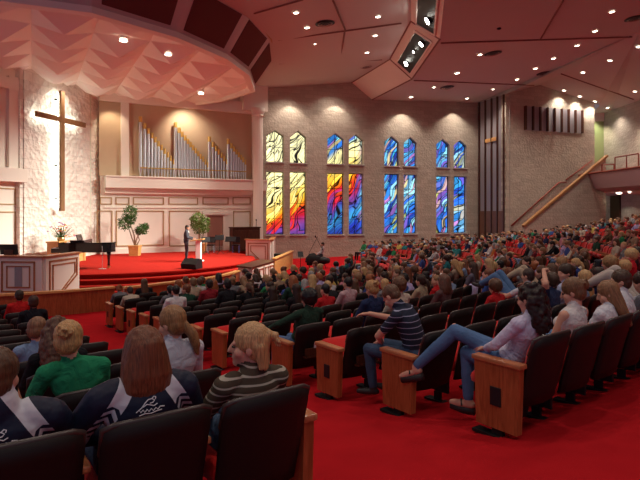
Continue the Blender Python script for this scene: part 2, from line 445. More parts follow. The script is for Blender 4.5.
def glass_mat():
    m, nt, b = new_mat('stained_glass'); L = nt.links.new
    def nd(t, **k):
        x = nt.nodes.new(t)
        for a, v in k.items(): setattr(x, a, v)
        return x
    def math_(op, a, b_=None, c=None):
        x = nd('ShaderNodeMath', operation=op)
        for i, v in enumerate((a, b_, c)):
            if v is None: continue
            if isinstance(v, (int, float)): x.inputs[i].default_value = v
            else: L(v, x.inputs[i])
        return x.outputs[0]
    tc = nd('ShaderNodeTexCoord'); sp = nd('ShaderNodeSeparateXYZ'); L(tc.outputs['Object'], sp.inputs[0])
    u, v = sp.outputs['X'], sp.outputs['Z']
    nz = nd('ShaderNodeTexNoise'); nz.inputs['Scale'].default_value = .55; nz.inputs['Detail'].default_value = 1; L(tc.outputs['Object'], nz.inputs['Vector'])
    nn = math_('SUBTRACT', nz.outputs['Fac'], .5)
    # flow coordinate: long arcs falling to the lower left
    t = math_('SUBTRACT', v, math_('ADD', math_('ADD', math_('MULTIPLY', u, .40), .25), math_('MULTIPLY', math_('MULTIPLY', u, u), .022)))
    t = math_('ADD', t, math_('MULTIPLY', math_('MULTIPLY', u, u), .0))
    t = math_('ADD', t, math_('MULTIPLY', nn, 1.1))
    # bands along the flow
    cmb = nd('ShaderNodeCombineXYZ'); t2 = math_('ADD', math_('SUBTRACT', math_('MULTIPLY', v, .82), math_('MULTIPLY', u, 1.0)), math_('MULTIPLY', nn, 2.2)); L(math_('MULTIPLY', t2, 2.7), cmb.inputs['X']); L(math_('MULTIPLY', math_('ADD', u, v), .42), cmb.inputs['Y'])
    vr = nd('ShaderNodeTexVoronoi'); vr.inputs['Scale'].default_value = 1.25; L(cmb.outputs[0], vr.inputs['Vector'])
    ve = nd('ShaderNodeTexVoronoi', feature='DISTANCE_TO_EDGE'); ve.inputs['Scale'].default_value = 1.25; L(cmb.outputs[0], ve.inputs['Vector'])
    sc = nd('ShaderNodeSeparateColor'); L(vr.outputs['Color'], sc.inputs[0])
    jit = math_('MULTIPLY', math_('SUBTRACT', sc.outputs[0], .5), .95)
    tj = math_('ADD', t, jit)
    mr = nd('ShaderNodeMapRange'); mr.inputs['From Min'].default_value = -2.5; mr.inputs['From Max'].default_value = 5; L(tj, mr.inputs['Value'])
    warm = nd('ShaderNodeValToRGB'); cr = warm.color_ramp
    stops = [(-2.5, (.01, .03, .35)), (-1.7, (.03, .28, .55)), (-1.1, (.05, .06, .40)), (-.6, (.22, .06, .35)), (-.2, (.60, .01, .04)), (.25, (.85, .04, .01)), (.6, (.95, .30, .01)), (1.0, (1, .62, .05)), (1.55, (1.0, .78, .22)), (2.4, (1.0, .90, .40)), (4.6, (1, .94, .52))]
    cr.elements[0].position = 0; cr.elements[0].color = stops[0][1] + (1,)
    cr.elements[1].position = (stops[-1][0] + 2.5) / 7.5; cr.elements[1].color = stops[-1][1] + (1,)
    for s_, c_ in stops[1:-1]:
        e = cr.elements.new((s_ + 2.5) / 7.5); e.color = c_ + (1,)
    L(mr.outputs[0], warm.inputs[0])
    # blue family for the pairs further along
    cool = nd('ShaderNodeValToRGB'); cr = cool.color_ramp
    cs = [(0, (.01, .04, .35)), (.2, (.02, .16, .62)), (.34, (.05, .42, .72)), (.46, (.40, .80, .88)), (.56, (.03, .25, .60)), (.68, (.16, .08, .45)), (.78, (.60, .25, .50)), (.86, (.50, .55, .12)), (.92, (.02, .10, .6))]
    cr.elements[0].position = 0; cr.elements[0].color = cs[0][1] + (1,); cr.elements[1].position = 1; cr.elements[1].color = (.03, .2, .8, 1)
    for s_, c_ in cs[1:]:
        e = cr.elements.new(s_); e.color = c_ + (1,)
    L(sc.outputs[1], cool.inputs[0])
    # blend: cool when u large, or when high above the red arc between the second pair
    f1 = nd('ShaderNodeMapRange'); f1.inputs['From Min'].default_value = 6.5; f1.inputs['From Max'].default_value = 7.2; L(u, f1.inputs['Value'])
    f2a = nd('ShaderNodeMapRange'); f2a.inputs['From Min'].default_value = 3.2; f2a.inputs['From Max'].default_value = 3.6; L(u, f2a.inputs['Value'])
    f2b = nd('ShaderNodeMapRange'); f2b.inputs['From Min'].default_value = 2.7; f2b.inputs['From Max'].default_value = 3.0; L(t, f2b.inputs['Value'])
    f2 = math_('MULTIPLY', f2a.outputs[0], f2b.outputs[0])
    fac = math_('MAXIMUM', f1.outputs[0], f2)
    # the far pair turns a deeper, plainer blue
    mx = nd('ShaderNodeMix', data_type='RGBA'); L(fac, mx.inputs[0]); L(warm.outputs[0], mx.inputs[6]); L(cool.outputs[0], mx.inputs[7])
    f3 = nd('ShaderNodeMapRange'); f3.inputs['From Min'].default_value = 13.5; f3.inputs['From Max'].default_value = 17.5; f3.inputs['To Max'].default_value = .75; L(u, f3.inputs['Value'])
    mx2 = nd('ShaderNodeMix', data_type='RGBA'); L(f3.outputs[0], mx2.inputs[0]); L(mx.outputs[2], mx2.inputs[6]); mx2.inputs[7].default_value = (.02, .12, .75, 1)
    # texture inside each piece
    n3 = nd('ShaderNodeTexNoise'); n3.inputs['Scale'].default_value = 2.2; n3.inputs['Detail'].default_value = 4; L(tc.outputs['Object'], n3.inputs['Vector'])
    br = math_('ADD', math_('MULTIPLY', n3.outputs['Fac'], .9), math_('ADD', math_('MULTIPLY', sc.outputs[2], .6), .25))
    # leading
    lead = nd('ShaderNodeMapRange'); lead.inputs['From Min'].default_value = .02; lead.inputs['From Max'].default_value = .05; L(ve.outputs['Distance'], lead.inputs['Value'])
    st = math_('MULTIPLY', math_('MULTIPLY', br, lead.outputs[0]), 1.35)
    # broad black sweeping lines
    wv = math_('ABSOLUTE', math_('SUBTRACT', math_('FRACT', math_('MULTIPLY', t2, 1.1)), .5))
    wl_ = nd('ShaderNodeMapRange'); wl_.inputs['From Min'].default_value = .022; wl_.inputs['From Max'].default_value = .05; L(wv, wl_.inputs['Value'])
    st = math_('MULTIPLY', st, wl_.outputs[0])
    L(mx2.outputs[2], b.inputs['Emission Color']); L(st, b.inputs['Emission Strength'])
    b.inputs['Base Color'].default_value = (.02, .02, .02, 1); b.inputs['Roughness'].default_value = .3
    return m
M['glass'] = glass_mat()
M['lead'] = mat('dark_lead', (.02, .02, .02, 1), .5)
M['sill'] = mat('pale_window_frame', (.50, .44, .42, 1), .7)
for k, (pl, i, up) in enumerate(specs):
    n = len(pl); mb = MB()
    mb.add([(u, .28, z) for u, z in pl] + [(u, .31, z) for u, z in pl], [tuple(range(n)), tuple(range(2 * n - 1, n - 1, -1))] + [(j, n + j, n + (j + 1) % n, (j + 1) % n) for j in range(n)])
    w = mb.build('window_%d' % (k + 1), 'glass'); w.location = ww.location; w.rotation_euler = ww.rotation_euler; struct(w)
    mb = MB(); c = (sum(p[0] for p in pl) / n, sum(p[1] for p in pl) / n)
    for j in range(n):
        a, b = pl[j], pl[(j + 1) % n]
        mb.tube([(a[0], .26, a[1]), (b[0], .26, b[1])], .045, 4)
    mb.build('window_frame', 'lead', w)
    mb = MB(); zt = max(p[1] for p in pl); z0 = pl[0][1]; um = (pl[0][0] + pl[1][0]) / 2
    mb.box((um, .25, (z0 + zt) / 2), (.03, .03, zt - z0 - .02))
    nb = 1 if up else 3
    for q in range(nb): mb.box((um, .25, z0 + (zt - z0) * (q + 1) / (nb + 1) - (.05 if up else 0)), (pl[1][0] - pl[0][0], .03, .03))
    mb.build('bars', 'lead', w)
    mb = MB(); mb.box((um, .10, z0 - .04), (pl[1][0] - pl[0][0] + .1, .42, .07)); mb.build('window_sill', 'sill', w)

# return wall with slatted screen between window wall and brick wall
d0 = Vector((CD.x, CD.y)); e0 = Vector((BX0, BY0)); dd = e0 - d0; rl = dd.length; ra_ = math.atan2(dd.y, dd.x)
def rw_z(t): return CD.z + (CE.z - CD.z) * t
mb = MB(); mb.add([(0, 0, -2), (rl, 0, -2), (rl, 0, CE.z), (0, 0, CD.z), (0, .3, -2), (rl, .3, -2), (rl, .3, CE.z), (0, .3, CD.z)], [(0, 1, 2, 3), (7, 6, 5, 4), (0, 4, 5, 1), (2, 6, 7, 3)])
M['greypanel'] = mat('grey_screen_panel', (.30, .28, .30, 1), .5, var=.05)
rw = mb.build('wall_screen_side', 'greypanel', loc=(d0.x, d0.y, 0), rz=ra_); struct(rw)
scr = thing('slatted_screen', (d0.x, d0.y, 0), 'tall grey screen with dark wooden uprights between windows and brick wall', 'screen', rz=ra_)
def tpx(px):  # distance along return wall for a pixel column
    k = (px - HX) / F; t = (k * d0.y - d0.x) / (dd.x - k * dd.y); return t * rl
for px in (480, 486, 492.2, 498, 504.5):
    u = tpx(px); zz = rw_z(u / rl)
    MB().box((u, -.06, (zz - 1.2) / 2), (.09, .12, zz + 1.2)).build('upright', 'dkwood', scr)
zz = zat(140, (d0.y + e0.y) / 2)
MB().box(((tpx(485.5) + tpx(498)) / 2, -.05, zz), (tpx(498) - tpx(485.5), .1, .25)).build('crossbar', 'oak', scr)
zb_ = zat(211, (d0.y + e0.y) / 2)
M['doorwood'] = wood('slat_door_wood', (.12, .05, .03), (.20, .09, .05), .5)
for k in range(4):
    u0, u1 = tpx((480, 486, 492.2, 498)[k]) + .08, tpx((486, 492.2, 498, 504.5)[k]) - .08
    MB().box(((u0 + u1) / 2, -.03, (zb_ - 1.4) / 2), (u1 - u0, .06, zb_ + 1.4)).build('lower_panel', 'doorwood', scr)

# brick wall with gabled head
def bu(px): p = brickpt(px); return (p.x - BX0) / math.cos(TH)
BL = bu(594.6)
def bz(px, py): return zat(py, brickpt(px).y)
mb = MB(); kk = (594.6 - 540) / 60
zend = CF.z + (CG0.z - CF.z) * (BL - bu(540)) / (bu(600) - bu(540))
poly = [(0, -2), (BL, -2), (BL, zend), (bu(540), CF.z), (0, CE.z)]
n = len(poly)
mb.add([(u, 0, z) for u, z in poly] + [(u, .5, z) for u, z in poly], [tuple(range(n)), tuple(range(2 * n - 1, n - 1, -1))] + [(i, n + i, n + (i + 1) % n, (i + 1) % n) for i in range(n)])
bw = mb.build('wall_brick', 'brick'); wall_frame(bw, BX0, BY0, WS); struct(bw)
gr = thing('slatted_grille', bw.location, 'dark slatted grille high on the brick wall under the spotlights', 'grille'); gr.rotation_euler = bw.rotation_euler
u0, u1 = bu(524.5), bu(581); zl0, zl1 = bz(524.5, 129.6), bz(524.5, 105.8); zr0, zr1 = bz(581, 134), bz(581, 111)
z0 = (zl0 + zr0) / 2; z1 = (zl1 + zr1) / 2
MB().box(((u0 + u1) / 2, -.02, (z0 + z1) / 2), (u1 - u0, .06, z1 - z0)).build('backing', 'greypanel', gr)
for k in range(9):
    u = u0 + (u1 - u0) * k / 8
    MB().box((u, -.1, (z0 + z1) / 2), (.10, .2, z1 - z0)).build('slat', 'dkwood', gr)
# passage beyond the brick wall and the side wall
pY = 43.2
M['green'] = mat('pale_green_wall', (.36, .42, .20, 1), .9, var=.05)
mb = MB(); mb.box((21.3, pY + .1, 4), (3.4, .2, 13)); struct(mb.build('wall_passage', 'green'))
zsf = 9.0
MB().box((21.3, pY - .02, 9.6), (3.4, .1, 1.5)).build('lamp_wash_band', 'cream', bpy.data.objects['wall_passage'])  # cream band paints in the lamp-washed top of the passage wall
mb = MB(); mb.box((RX + .15, 19, 3.9), (.3, 50, 12.2)); rwo = mb.build('wall_balcony_side', 'brick'); struct(rwo)
# object-space brick mapping needs the wall plane in XZ: rebuild as rotated object
bpy.data.objects.remove(rwo)
mb = MB(); mb.box((0, 0, 0), (50, .3, 12.2)); rwo = mb.build('wall_balcony_side', 'brick', loc=(RX + .15, 19, 3.9), rz=PI / 2); struct(rwo)
# ---------------------------------------------------------------- stage platform and steps
def arc_pts(c, r, a0, a1, n): return [(c.x + r * math.cos(a0 + (a1 - a0) * i / n), c.y + r * math.sin(a0 + (a1 - a0) * i / n)) for i in range(n + 1)]
back = [(W2.x + .2, W2.y + .1), (W1.x, W1.y), (-12.7, 29.6), (-13.6, 24.4), (-14.6, 20.5)]
levels = [(6.65, SZ), (7.05, SZ - .18), (7.45, SZ - .36), (7.85, SZ - .54)]
for i, (r, z) in enumerate(levels):
    a0, a1 = math.radians(-118), math.radians(47)
    pts = arc_pts(S, r, a0, a1, 60)
    pts = [p for p in pts if p[0] < -3.0 or True]
    poly = pts + [(W2.x + .4, W2.y + .3), (W1.x - .3, W1.y + .3), (-13.2, 29.6), (-14.2, 24.4), (-15.6, 19.5)]
    mb = MB(); mb.prism(poly, z - .045, z)
    inner = arc_pts(S, r - .10, a0, a1, 60) + poly[len(pts):]
    mb.prism(inner, z - .18 - (.5 if i == 3 else 0), z - .04)  # riser set back under an overhang added to shade the step edges
    o = mb.build('stage_platform' if i == 0 else 'stage_step', 'stage_carpet')
    if i == 0: tag(o, 'raised red carpeted stage floor with curved front', 'stage'); STAGE = o
    else: tag(o, ['', 'topmost curved red step just below the stage floor', 'middle curved red step before the stage', 'lowest curved red step before the stage'][i], 'step', group='curved stage steps')

# ---------------------------------------------------------------- stage back wall
def swall(o): o.location = (W1.x, W1.y, 0); o.rotation_euler.z = math.atan2(W2.y - W1.y, W2.x - W1.x)
SWL = (W2 - W1).length; sa = math.atan2(W2.y - W1.y, W2.x - W1.x)
def su(px): p = stagept(px); return (p.x - W1.x) / math.cos(sa)
def sz_(px, py): return zat(py, stagept(px).y)
mb = MB(); mb.box((SWL / 2, .2, 4.2), (SWL + .4, .4, 12)); sw = mb.build('wall_stage', 'cream'); swall(sw); struct(sw)
Zl0, Zl1 = 2.95, 3.55
# projecting ledge
mb = MB(); mb.box((SWL / 2 + .15, -.30, (Zl0 + Zl1) / 2), (SWL + .3, .6, Zl1 - Zl0)); mb.box((SWL / 2 + .15, -.32, Zl1 + .04), (SWL + .3, .72, .08)); mb.box((SWL / 2 + .15, -.1, Zl0 - .15), (SWL + .3, .25, .3))
o = mb.build('trim_2', 'cream', sw, bev=.02)
# niches: tan infill panels with pilasters
nt0, nt1 = Zl1 + .08, sz_(190, 109)
for i, (pa_, pb_) in enumerate(((99, 120.5), (128.5, 251.5))):
    u0, u1 = su(pa_), su(pb_)
    MB().box(((u0 + u1) / 2, -.02, (nt0 + nt1) / 2), (u1 - u0, .05, nt1 - nt0)).build('niche_panel', 'tan', sw)
for pa_, pb_ in ((120.5, 128.5), (251.5, 254.5)):
    u0, u1 = su(pa_), su(pb_)
    MB().box(((u0 + u1) / 2, -.12, (nt0 + nt1 + 1) / 2), (u1 - u0, .24, nt1 - nt0 + 1)).build('trim_3', 'cream', sw, bev=.02)
MB().box(((su(99) + su(254.5)) / 2, -.14, nt1 + .35), (su(254.5) - su(99), .28, .7)).build('trim_4', 'cream', sw, bev=.02)
# moulded panels
def moulding(parent, u0, u1, z0, z1, y=-.02, w=.05, m='gilt', name='moulding'):
    mb = MB()
    for a, b, c, d in ((u0, u1, z0, z0), (u0, u1, z1, z1)): mb.box(((a + b) / 2, y, c), (b - a + w, .05, w))
    for u in (u0, u1): mb.box((u, y, (z0 + z1) / 2), (w, .05, z1 - z0))
    return mb.build(name, m, parent)
for pa_, pb_ in ((100.5, 111.5), (116, 129), (133.5, 163.5), (169, 197.5), (203, 228), (233, 250)):
    moulding(sw, su(pa_), su(pb_), sz_(pa_, 204), sz_(pa_, 197.5), w=.05)
for pa_, pb_ in ((97, 112), (116.5, 163.5), (169.5, 199)):
    moulding(sw, su(pa_), su(pb_), sz_(pa_, 246), sz_(pa_, 211), w=.05)
moulding(sw, su(233.5), su(250), sz_(240, 246), sz_(240, 211.5))
MB().box((SWL / 2, -.03, SZ + .14), (SWL, .06, .28)).build('baseboard_stage', 'cream', sw)
MB().box((SWL / 2, -.03, sz_(170, 207.5)), (SWL, .06, .08)).build('trim_5', 'cream', sw)
# stage door
du0, du1 = su(207), su(222.5); dz1 = sz_(215, 216)
dr = MB().box(((du0 + du1) / 2, -.03, (SZ + dz1) / 2), (du1 - du0, .06, dz1 - SZ)).build('door_1', mat('dusty_rose_door', (.34, .17, .13, 1), .6)); swall(dr); struct(dr)
mb = MB()
for u in (du0 - .12, du1 + .12): mb.box((u, -.05, (SZ + dz1) / 2 + .1), (.2, .12, dz1 - SZ + .2))
mb.build('door_frame', 'cream', dr); MB().box(((du0 + du1) / 2, -.08, dz1 + .17), (du1 - du0 + .6, .2, .2)).build('door_head', 'cream', dr, bev=.02)
MB().ell((du1 - .12, -.1, SZ + 1), (.04, .04, .04)).build('door_handle', 'brass', dr)

# column at the end of the stage wall
cp = at(258, 212, 34.0)
t = thing('column', (cp.x, cp.y, SZ - .7), 'fluted cream column between the organ niche and the stained glass', 'column')
t['kind'] = 'structure'
zt = zat(110, 34.0) - (SZ - .7)
def flute(r, z): return [Vector(((r + (.015 if k % 2 else 0)) * math.cos(2 * PI * k / 32), (r + (.015 if k % 2 else 0)) * math.sin(2 * PI * k / 32), z)) for k in range(32)]
MB().ring([flute(.30, .5), flute(.30, zt - .3)]).build('shaft', 'cream', t, smooth=False)
MB().lathe((0, 0, 0), ((.42, zt - .4), (.34, zt - .36), (.34, zt - .3), (.40, zt - .2), (.44, zt - .1), (.44, zt + .1)), 24).build('capital', 'cream', t)
MB().lathe((0, 0, 0), ((.45, 0), (.45, .4), (.38, .45), (.36, .55)), 24).build('base', 'cream', t)
# pink pier joining the column to the ceiling
o = MB().box((0, 0, 0), (1.6, 1.0, 3.4)).build('trim_6', 'cream', loc=(cp.x - .35, cp.y + .35, zat(110, 34) + 1.65), rz=sa); struct(o)

# ---------------------------------------------------------------- pipe organ
org = thing('pipe_organ', (W1.x, W1.y, 0), 'silver organ pipes with gold tips standing on the ledge above the stage', 'pipe organ', rz=sa)
groups = [(139.5, 172.5, 11, 117.5, 159.5), (174.3, 206.7, 13, 123, 162.5), (208, 225.3, 7, 137.3, 159.5), (226.7, 243.8, 8, 139.7, 160)]
for (p0, p1, n, t0, t1) in groups:
    for k in range(n):
        f = k / (n - 1); px = p0 + (p1 - p0) * (f ** .88)
        ty = t0 + (t1 - t0) * (f ** .8)
        u = su(px); r = .098 - .05 * f; zt = sz_(px, ty); zb2 = Zl1 + .08
        mb = MB(); n_ = 12
        mb.lathe((u, -.30, 0), ((.03, zb2), (r, zb2 + .45), (r, zt - .32)), n_)
        pp = mb.build('pipe', 'silver', org, smooth=False)
        mb = MB(); mb.lathe((u, -.30, 0), ((r * 1.03, zt - .32), (r * 1.03, zt)), n_)
        mb.build('gold_tip', 'gold', pp, smooth=False)
MB().box(((su(139) + su(244)) / 2, -.41, Zl1 + .58), (su(244) - su(139), .03, .06)).build('rail', 'gold', org)

# ---------------------------------------------------------------- stone slab wall with cross
sp0, sp1 = at(24, 212, 24.7), at(90, 212, 29.3)
d = Vector((sp1.x - sp0.x, sp1.y - sp0.y)); sl = d.length; sra = math.atan2(d.y, d.x)
ztop = 9.0
mb = MB(); mb.box((sl / 2, .6, (ztop - 1.2) / 2), (sl, 1.2, ztop + 1.2)); st = mb.build('wall_cross', 'stone', loc=(sp0.x, sp0.y, 0), rz=sra); struct(st)
MB().box((sl + .12, .55, (ztop - 1) / 2), (.24, .9, ztop + 1)).build('trim_7', mat('pale_green_cream_trim', (.66, .68, .55, 1), .7), st)
MB().box((sl + 1.0, .62, (ztop - 1) / 2), (1.6, .7, ztop + 1)).build('edge_stone', 'stone', st)
MB().box((-.1, .5, (ztop - 1) / 2), (.2, .9, ztop + 1)).build('trim_8', 'stone', st)
sq0 = Vector((sp0.x + math.sin(sra) * .4, sp0.y - math.cos(sra) * .4))
def sxu(px):
    k = (px - HX) / F; t = (k * sq0.y - sq0.x) / (d.x - k * d.y); return t * sl
def sxY(px):
    return sq0.y + d.y * sxu(px) / sl
cu = sxu(61.8); cz0, cz1 = zat(211, sxY(62)), zat(91, sxY(62)); cl, crr = sxu(36), sxu(84.8); cza = zat(119.8, sxY(61.8))
cr_ = thing('wall_cross_ornament', (sp0.x, sp0.y, 0), 'large wooden cross glowing from behind on the rough stone wall', 'cross', rz=sra)
cr_.name = 'cross'
MB().box((cu, -.40, (cz0 + cz1) / 2), (.26, .16, cz1 - cz0)).build('upright', 'crosswood', cr_, bev=.02)
MB().box(((cl + crr) / 2, -.40, cza), (crr - cl, .15, .25)).build('crossbar', 'crosswood', cr_, bev=.02)
mb = MB(); mb.box((cu, -.24, (cz0 + cz1) / 2), (.10, .06, cz1 - cz0 - .3)); mb.box(((cl + crr) / 2, -.24, cza), (crr - cl - .3, .06, .10)); mb.build('back_light', 'backglow', cr_)
for z in (cz0 + .6, (cz0 + cza) / 2, cza, cz1 - .4): MB().box((cu, -.16, z), (.06, .34, .06)).build('bracket', 'iron', cr_)

# side wall beyond the slab (niche and ledge)
a0 = Vector((sp0.x - .25, sp0.y + .1)); lw = thing('x', (0, 0, 0), None, None); bpy.data.objects.remove(lw)
lra = math.radians(70)
lwl = 9
lo = Vector((a0.x - math.cos(lra) * lwl, a0.y - math.sin(lra) * lwl))
mb = MB(); mb.box((lwl / 2, .2, 4), (lwl, .4, 12)); lwo = mb.build('wall_stage_side', 'cream', loc=(lo.x, lo.y, 0), rz=lra); struct(lwo)
MB().box((lwl / 2, -.25, 3.25), (lwl, .5, .62)).build('trim_9', 'cream', lwo, bev=.02)
MB().box((lwl / 2 - .6, -.02, 5.4), (lwl - 1.2, .05, 3.4)).build('niche_panel', 'tan', lwo)
MB().box((lwl - .45, -.08, 5.6), (.5, .2, 4.2)).build('trim_10', 'cream', lwo)
MB().box((lwl / 2, -.1, 7.35), (lwl, .2, .5)).build('trim_11', 'cream', lwo)
moulding(lwo, lwl - 2.6, lwl - .25, -.6, 1.6); moulding(lwo, lwl - 2.6, lwl - .25, 1.95, 2.65)

# ---------------------------------------------------------------- canopy over the stage
CC_ = Vector((-11.3, 25.5)); RR = 8.0; NS = 16
zr, ztp = 8.15, 9.85
kink = [math.degrees(math.atan2(y - CC_.y, x - CC_.x)) for x, y in ((-7.65, 17.6), (-5.5, 20), (-4.1, 22.8), (-3.5, 25.6), (-3.6, 28.9))]
angs = [-180, -154, -132, -108, -84, -64, -42.5, -20, .5, 24, 47, 70, 100, 130, 155]
rad = {-64: 8.75, -84: 9.1, -108: 9.1, -42.5: 8.0, -20: 7.7, .5: 7.8, 24: 8.4}
rim = [(CC_.x + rad.get(a, 8.2) * math.cos(math.radians(a)), CC_.y + rad.get(a, 8.2) * math.sin(math.radians(a))) for a in angs]
def offs(p, k): v = Vector(p) - CC_; v = v.normalized() * k; return (p[0] + v.x, p[1] + v.y)
t = thing('stage_canopy', (0, 0, 0), 'large pink faceted acoustic canopy hanging above the stage', 'canopy')
n = len(rim)
up = [offs(p, 1.15) for p in rim]
mb = MB()
mb.ring([[Vector((p[0], p[1], zr)) for p in rim], [Vector((p[0], p[1], ztp)) for p in up]], cap=False)
fas = mb.build('fascia', 'canopy_face', t)
for i in range(n):
    a, b = Vector((*rim[i], zr)), Vector((*rim[(i + 1) % n], zr)); c, e = Vector((*up[i], ztp)), Vector((*up[(i + 1) % n], ztp))
    if b.y > 34 and a.y > 34: continue
    nn = (b - a).cross(c - a).normalized()
    if (Vector((nn.x, nn.y)).dot(Vector(rim[i]) - CC_)) < 0: nn = -nn
    q = [quad(a, b, c, e, u, v) + nn * .03 for u, v in ((.10, .16), (.90, .16), (.90, .93), (.10, .93))]
    q2 = [p - nn * .12 for p in q]
    mb = MB(); mb.add(q + q2, [(0, 1, 2, 3), (7, 6, 5, 4), (0, 4, 5, 1), (1, 5, 6, 2), (2, 6, 7, 3), (3, 7, 4, 0)]); mb.build('dark_panel', 'canopy_dark', fas)
# lip
ro = [offs(p, .16) for p in rim]; ri = [offs(p, -.12) for p in rim]
mb = MB(); mb.ring([[Vector((p[0], p[1], z)) for p in pp] for pp, z in ((ri, zr - .14), (ro, zr - .10), (ro, zr + .12), (ri, zr + .12))], cap=False, closed=True)
mb.build('rim', 'cream', t)
mb = MB(); ro2 = [offs(p, .08) for p in up]; mb.ring([[Vector((p[0], p[1], z)) for p in pp] for pp, z in ((up, ztp - .08), (ro2, ztp - .08), (ro2, ztp + .2), (up, ztp + .2))], cap=False, closed=True)
mb.build('top_moulding', 'gilt', t)
# faceted underside: a lattice of downward pyramids
g = 2.05; ga = math.radians(28)
def inrim(x, y):
    c = False; j = n - 1
    for i in range(n):
        xi, yi = rim[i]; xj, yj = rim[j]
        if ((yi > y) != (yj > y)) and (x < (xj - xi) * (y - yi) / (yj - yi) + xi): c = not c
        j = i
    return c
mb = MB()
def gp(i, j): x, y = rot2((i * g, j * g), ga); return (CC_.x + x, CC_.y + y)
def clampin(p):
    if inrim(*p): return p
    lo_, hi_ = 0.0, 1.0
    for _ in range(12):
        m_ = (lo_ + hi_) / 2; q = (CC_.x + (p[0] - CC_.x) * m_, CC_.y + (p[1] - CC_.y) * m_)
        if inrim(*q): lo_ = m_
        else: hi_ = m_
    return (CC_.x + (p[0] - CC_.x) * lo_, CC_.y + (p[1] - CC_.y) * lo_)
for i in range(-6, 6):
    for j in range(-6, 6):
        cs = [gp(i, j), gp(i + 1, j), gp(i + 1, j + 1), gp(i, j + 1)]; ce = gp(i + .5, j + .5)
        ins = [inrim(*c) for c in cs]
        if not any(ins): continue
        cc = [clampin(c) for c in cs]
        ok = inrim(*ce) and min((Vector(ce) - Vector(q)).length for q in rim) > .2
        ctr = clampin(ce)
        vs = [(c[0], c[1], zr + .12) for c in cc] + [(ctr[0], ctr[1], zr - .42 if ok and all(ins) else zr - .1)]
        mb.add(vs, [(1, 0, 4), (2, 1, 4), (3, 2, 4), (0, 3, 4)])
mb.build('faceted_underside', 'canopy', t)
mb = MB(); mb.add([(p[0], p[1], zr + .15) for p in rim], [tuple(range(n))]); mb.build('backing', 'canopy', t)
canopy_lamps = []
for k, (px, py) in enumerate(((123.5, 40), (168, 54), (201, 93))):
    p = atz(px, py, zr - .14)
    q = thing('canopy_downlight', p, ['bright recessed lamp in the canopy directly over the cross side', 'bright recessed lamp in the middle of the canopy', 'recessed lamp low at the organ end of the canopy'][k], 'ceiling light', group='lamps in the canopy')
    link(rim_me, 'rim', q).scale = (1.1,) * 3; link(lens_me, 'lens', q).scale = (1.4,) * 3
    MB().lathe((0, 0, .03), ((.15, 0), (.15, .3)), 12).build('housing', 'canopy', q)
    canopy_lamps.append(p)

# ---------------------------------------------------------------- enclosures and rails in front of the stage
def box_wall(name, label, pts, z0, z1, th=.18, cap='railwood', mat_='cream_light', deco=None, capw=.12, cat='enclosure'):
    t = thing(name, (pts[0][0], pts[0][1], z0), label, cat)
    o0 = Vector((pts[0][0], pts[0][1]))
    for i in range(len(pts) - 1):
        a, b = Vector(pts[i]) - o0, Vector(pts[i + 1]) - o0; d = b - a; L = d.length; r = math.atan2(d.y, d.x)
        f = MB().box((L / 2, 0, (z1 - z0) / 2), (L, th, z1 - z0)).build('panel', mat_, t, loc=(a.x, a.y, 0), rz=r)
        MB().box((L / 2, 0, z1 - z0 + .03), (L + capw, th + capw, .06)).build('cap_rail', cap, t, loc=(a.x, a.y, 0), rz=r, bev=.015)
        if deco: deco(f, i, L, z1 - z0, th)
    return t
def strips(f, pts, y, w=.05, m='railwood'):
    mb = MB()
    for i in range(len(pts)):
        a, b = pts[i], pts[(i + 1) % len(pts)]; dx, dz = b[0] - a[0], b[1] - a[1]; L = math.hypot(dx, dz); an = math.atan2(dz, dx)
        mb.box(((a[0] + b[0]) / 2, y, (a[1] + b[1]) / 2), (L + w, .04, w), X=Matrix.Rotation(-an, 3, 'Y'))
    return mb.build('moulding', m, f)
def deco1(f, i, L, H, th):
    y = -th / 2 - .01
    if i == 0:
        s = L - .25
        strips(f, [(s - 1.12, .52), (s, .52), (s, H - .14), (s - 1.12, H - .14)], y)
        strips(f, [(s - .95, .66), (s - .16, .66), (s - .16, H - .28), (s - .95, H - .28)], y, .035)
        MB().box((s - .55, y, (.66 + H - .28) / 2), (.25, .03, H - .98)).build('vent_panel', 'greypanel', f)
        strips(f, [(s - 1.12, .05), (s, .05), (s, .36), (s - 1.12, .36)], y)
    else:
        strips(f, [(.18, .08), (.35, .08), (L - .16, H * .55), (L - .16, H - .14), (.18, H - .14)], y)
        strips(f, [(.34, .2), (.42, .2), (L - .28, H * .60), (L - .28, H - .28), (.34, H - .28)], y, .035)
pA = at(-60, 212, 17.9); pB = at(43.5, 212, 17.5); pC = at(77, 212, 19.3)
box_wall('organ_console_enclosure', 'cream panelled enclosure with wooden cap in front of the piano', [(pA.x, pA.y), (pB.x, pB.y), (pC.x, pC.y)], -1.5, .12, deco=deco1)
pm = at(9, 254, 18.6)
t = thing('monitor', (pm.x, pm.y, .15), 'flat black monitor seen above the cream enclosure', 'monitor')
MB().box((0, 0, .16), (.62, .05, .36), X=Matrix.Rotation(.15, 3, 'X')).build('display', 'black', t, bev=.01)
MB().box((0, .08, -.3), (.3, .25, .9)).build('stand', 'dkwood', t)
def deco2(f, i, L, H, th):
    y = -th / 2 - .01
    if i == 0:
        strips(f, [(.15, .10), (.35, .10), (L - .14, .10), (L - .14, H - .16), (.15, H - .16)], y)
        strips(f, [(.3, H * .62), (L * .8, .24), (L * .8, H - .3), (.3, H - .3)], y, .035)
q1, q2, q3 = at(246.5, 212, 29.6), at(271, 212, 29.2), at(274, 212, 32.5)
box_wall('choir_enclosure', 'cream panelled enclosure with wooden cap beside the stage steps', [(q1.x, q1.y), (q2.x, q2.y), (q3.x, q3.y)], -1.5, .06, deco=deco2)
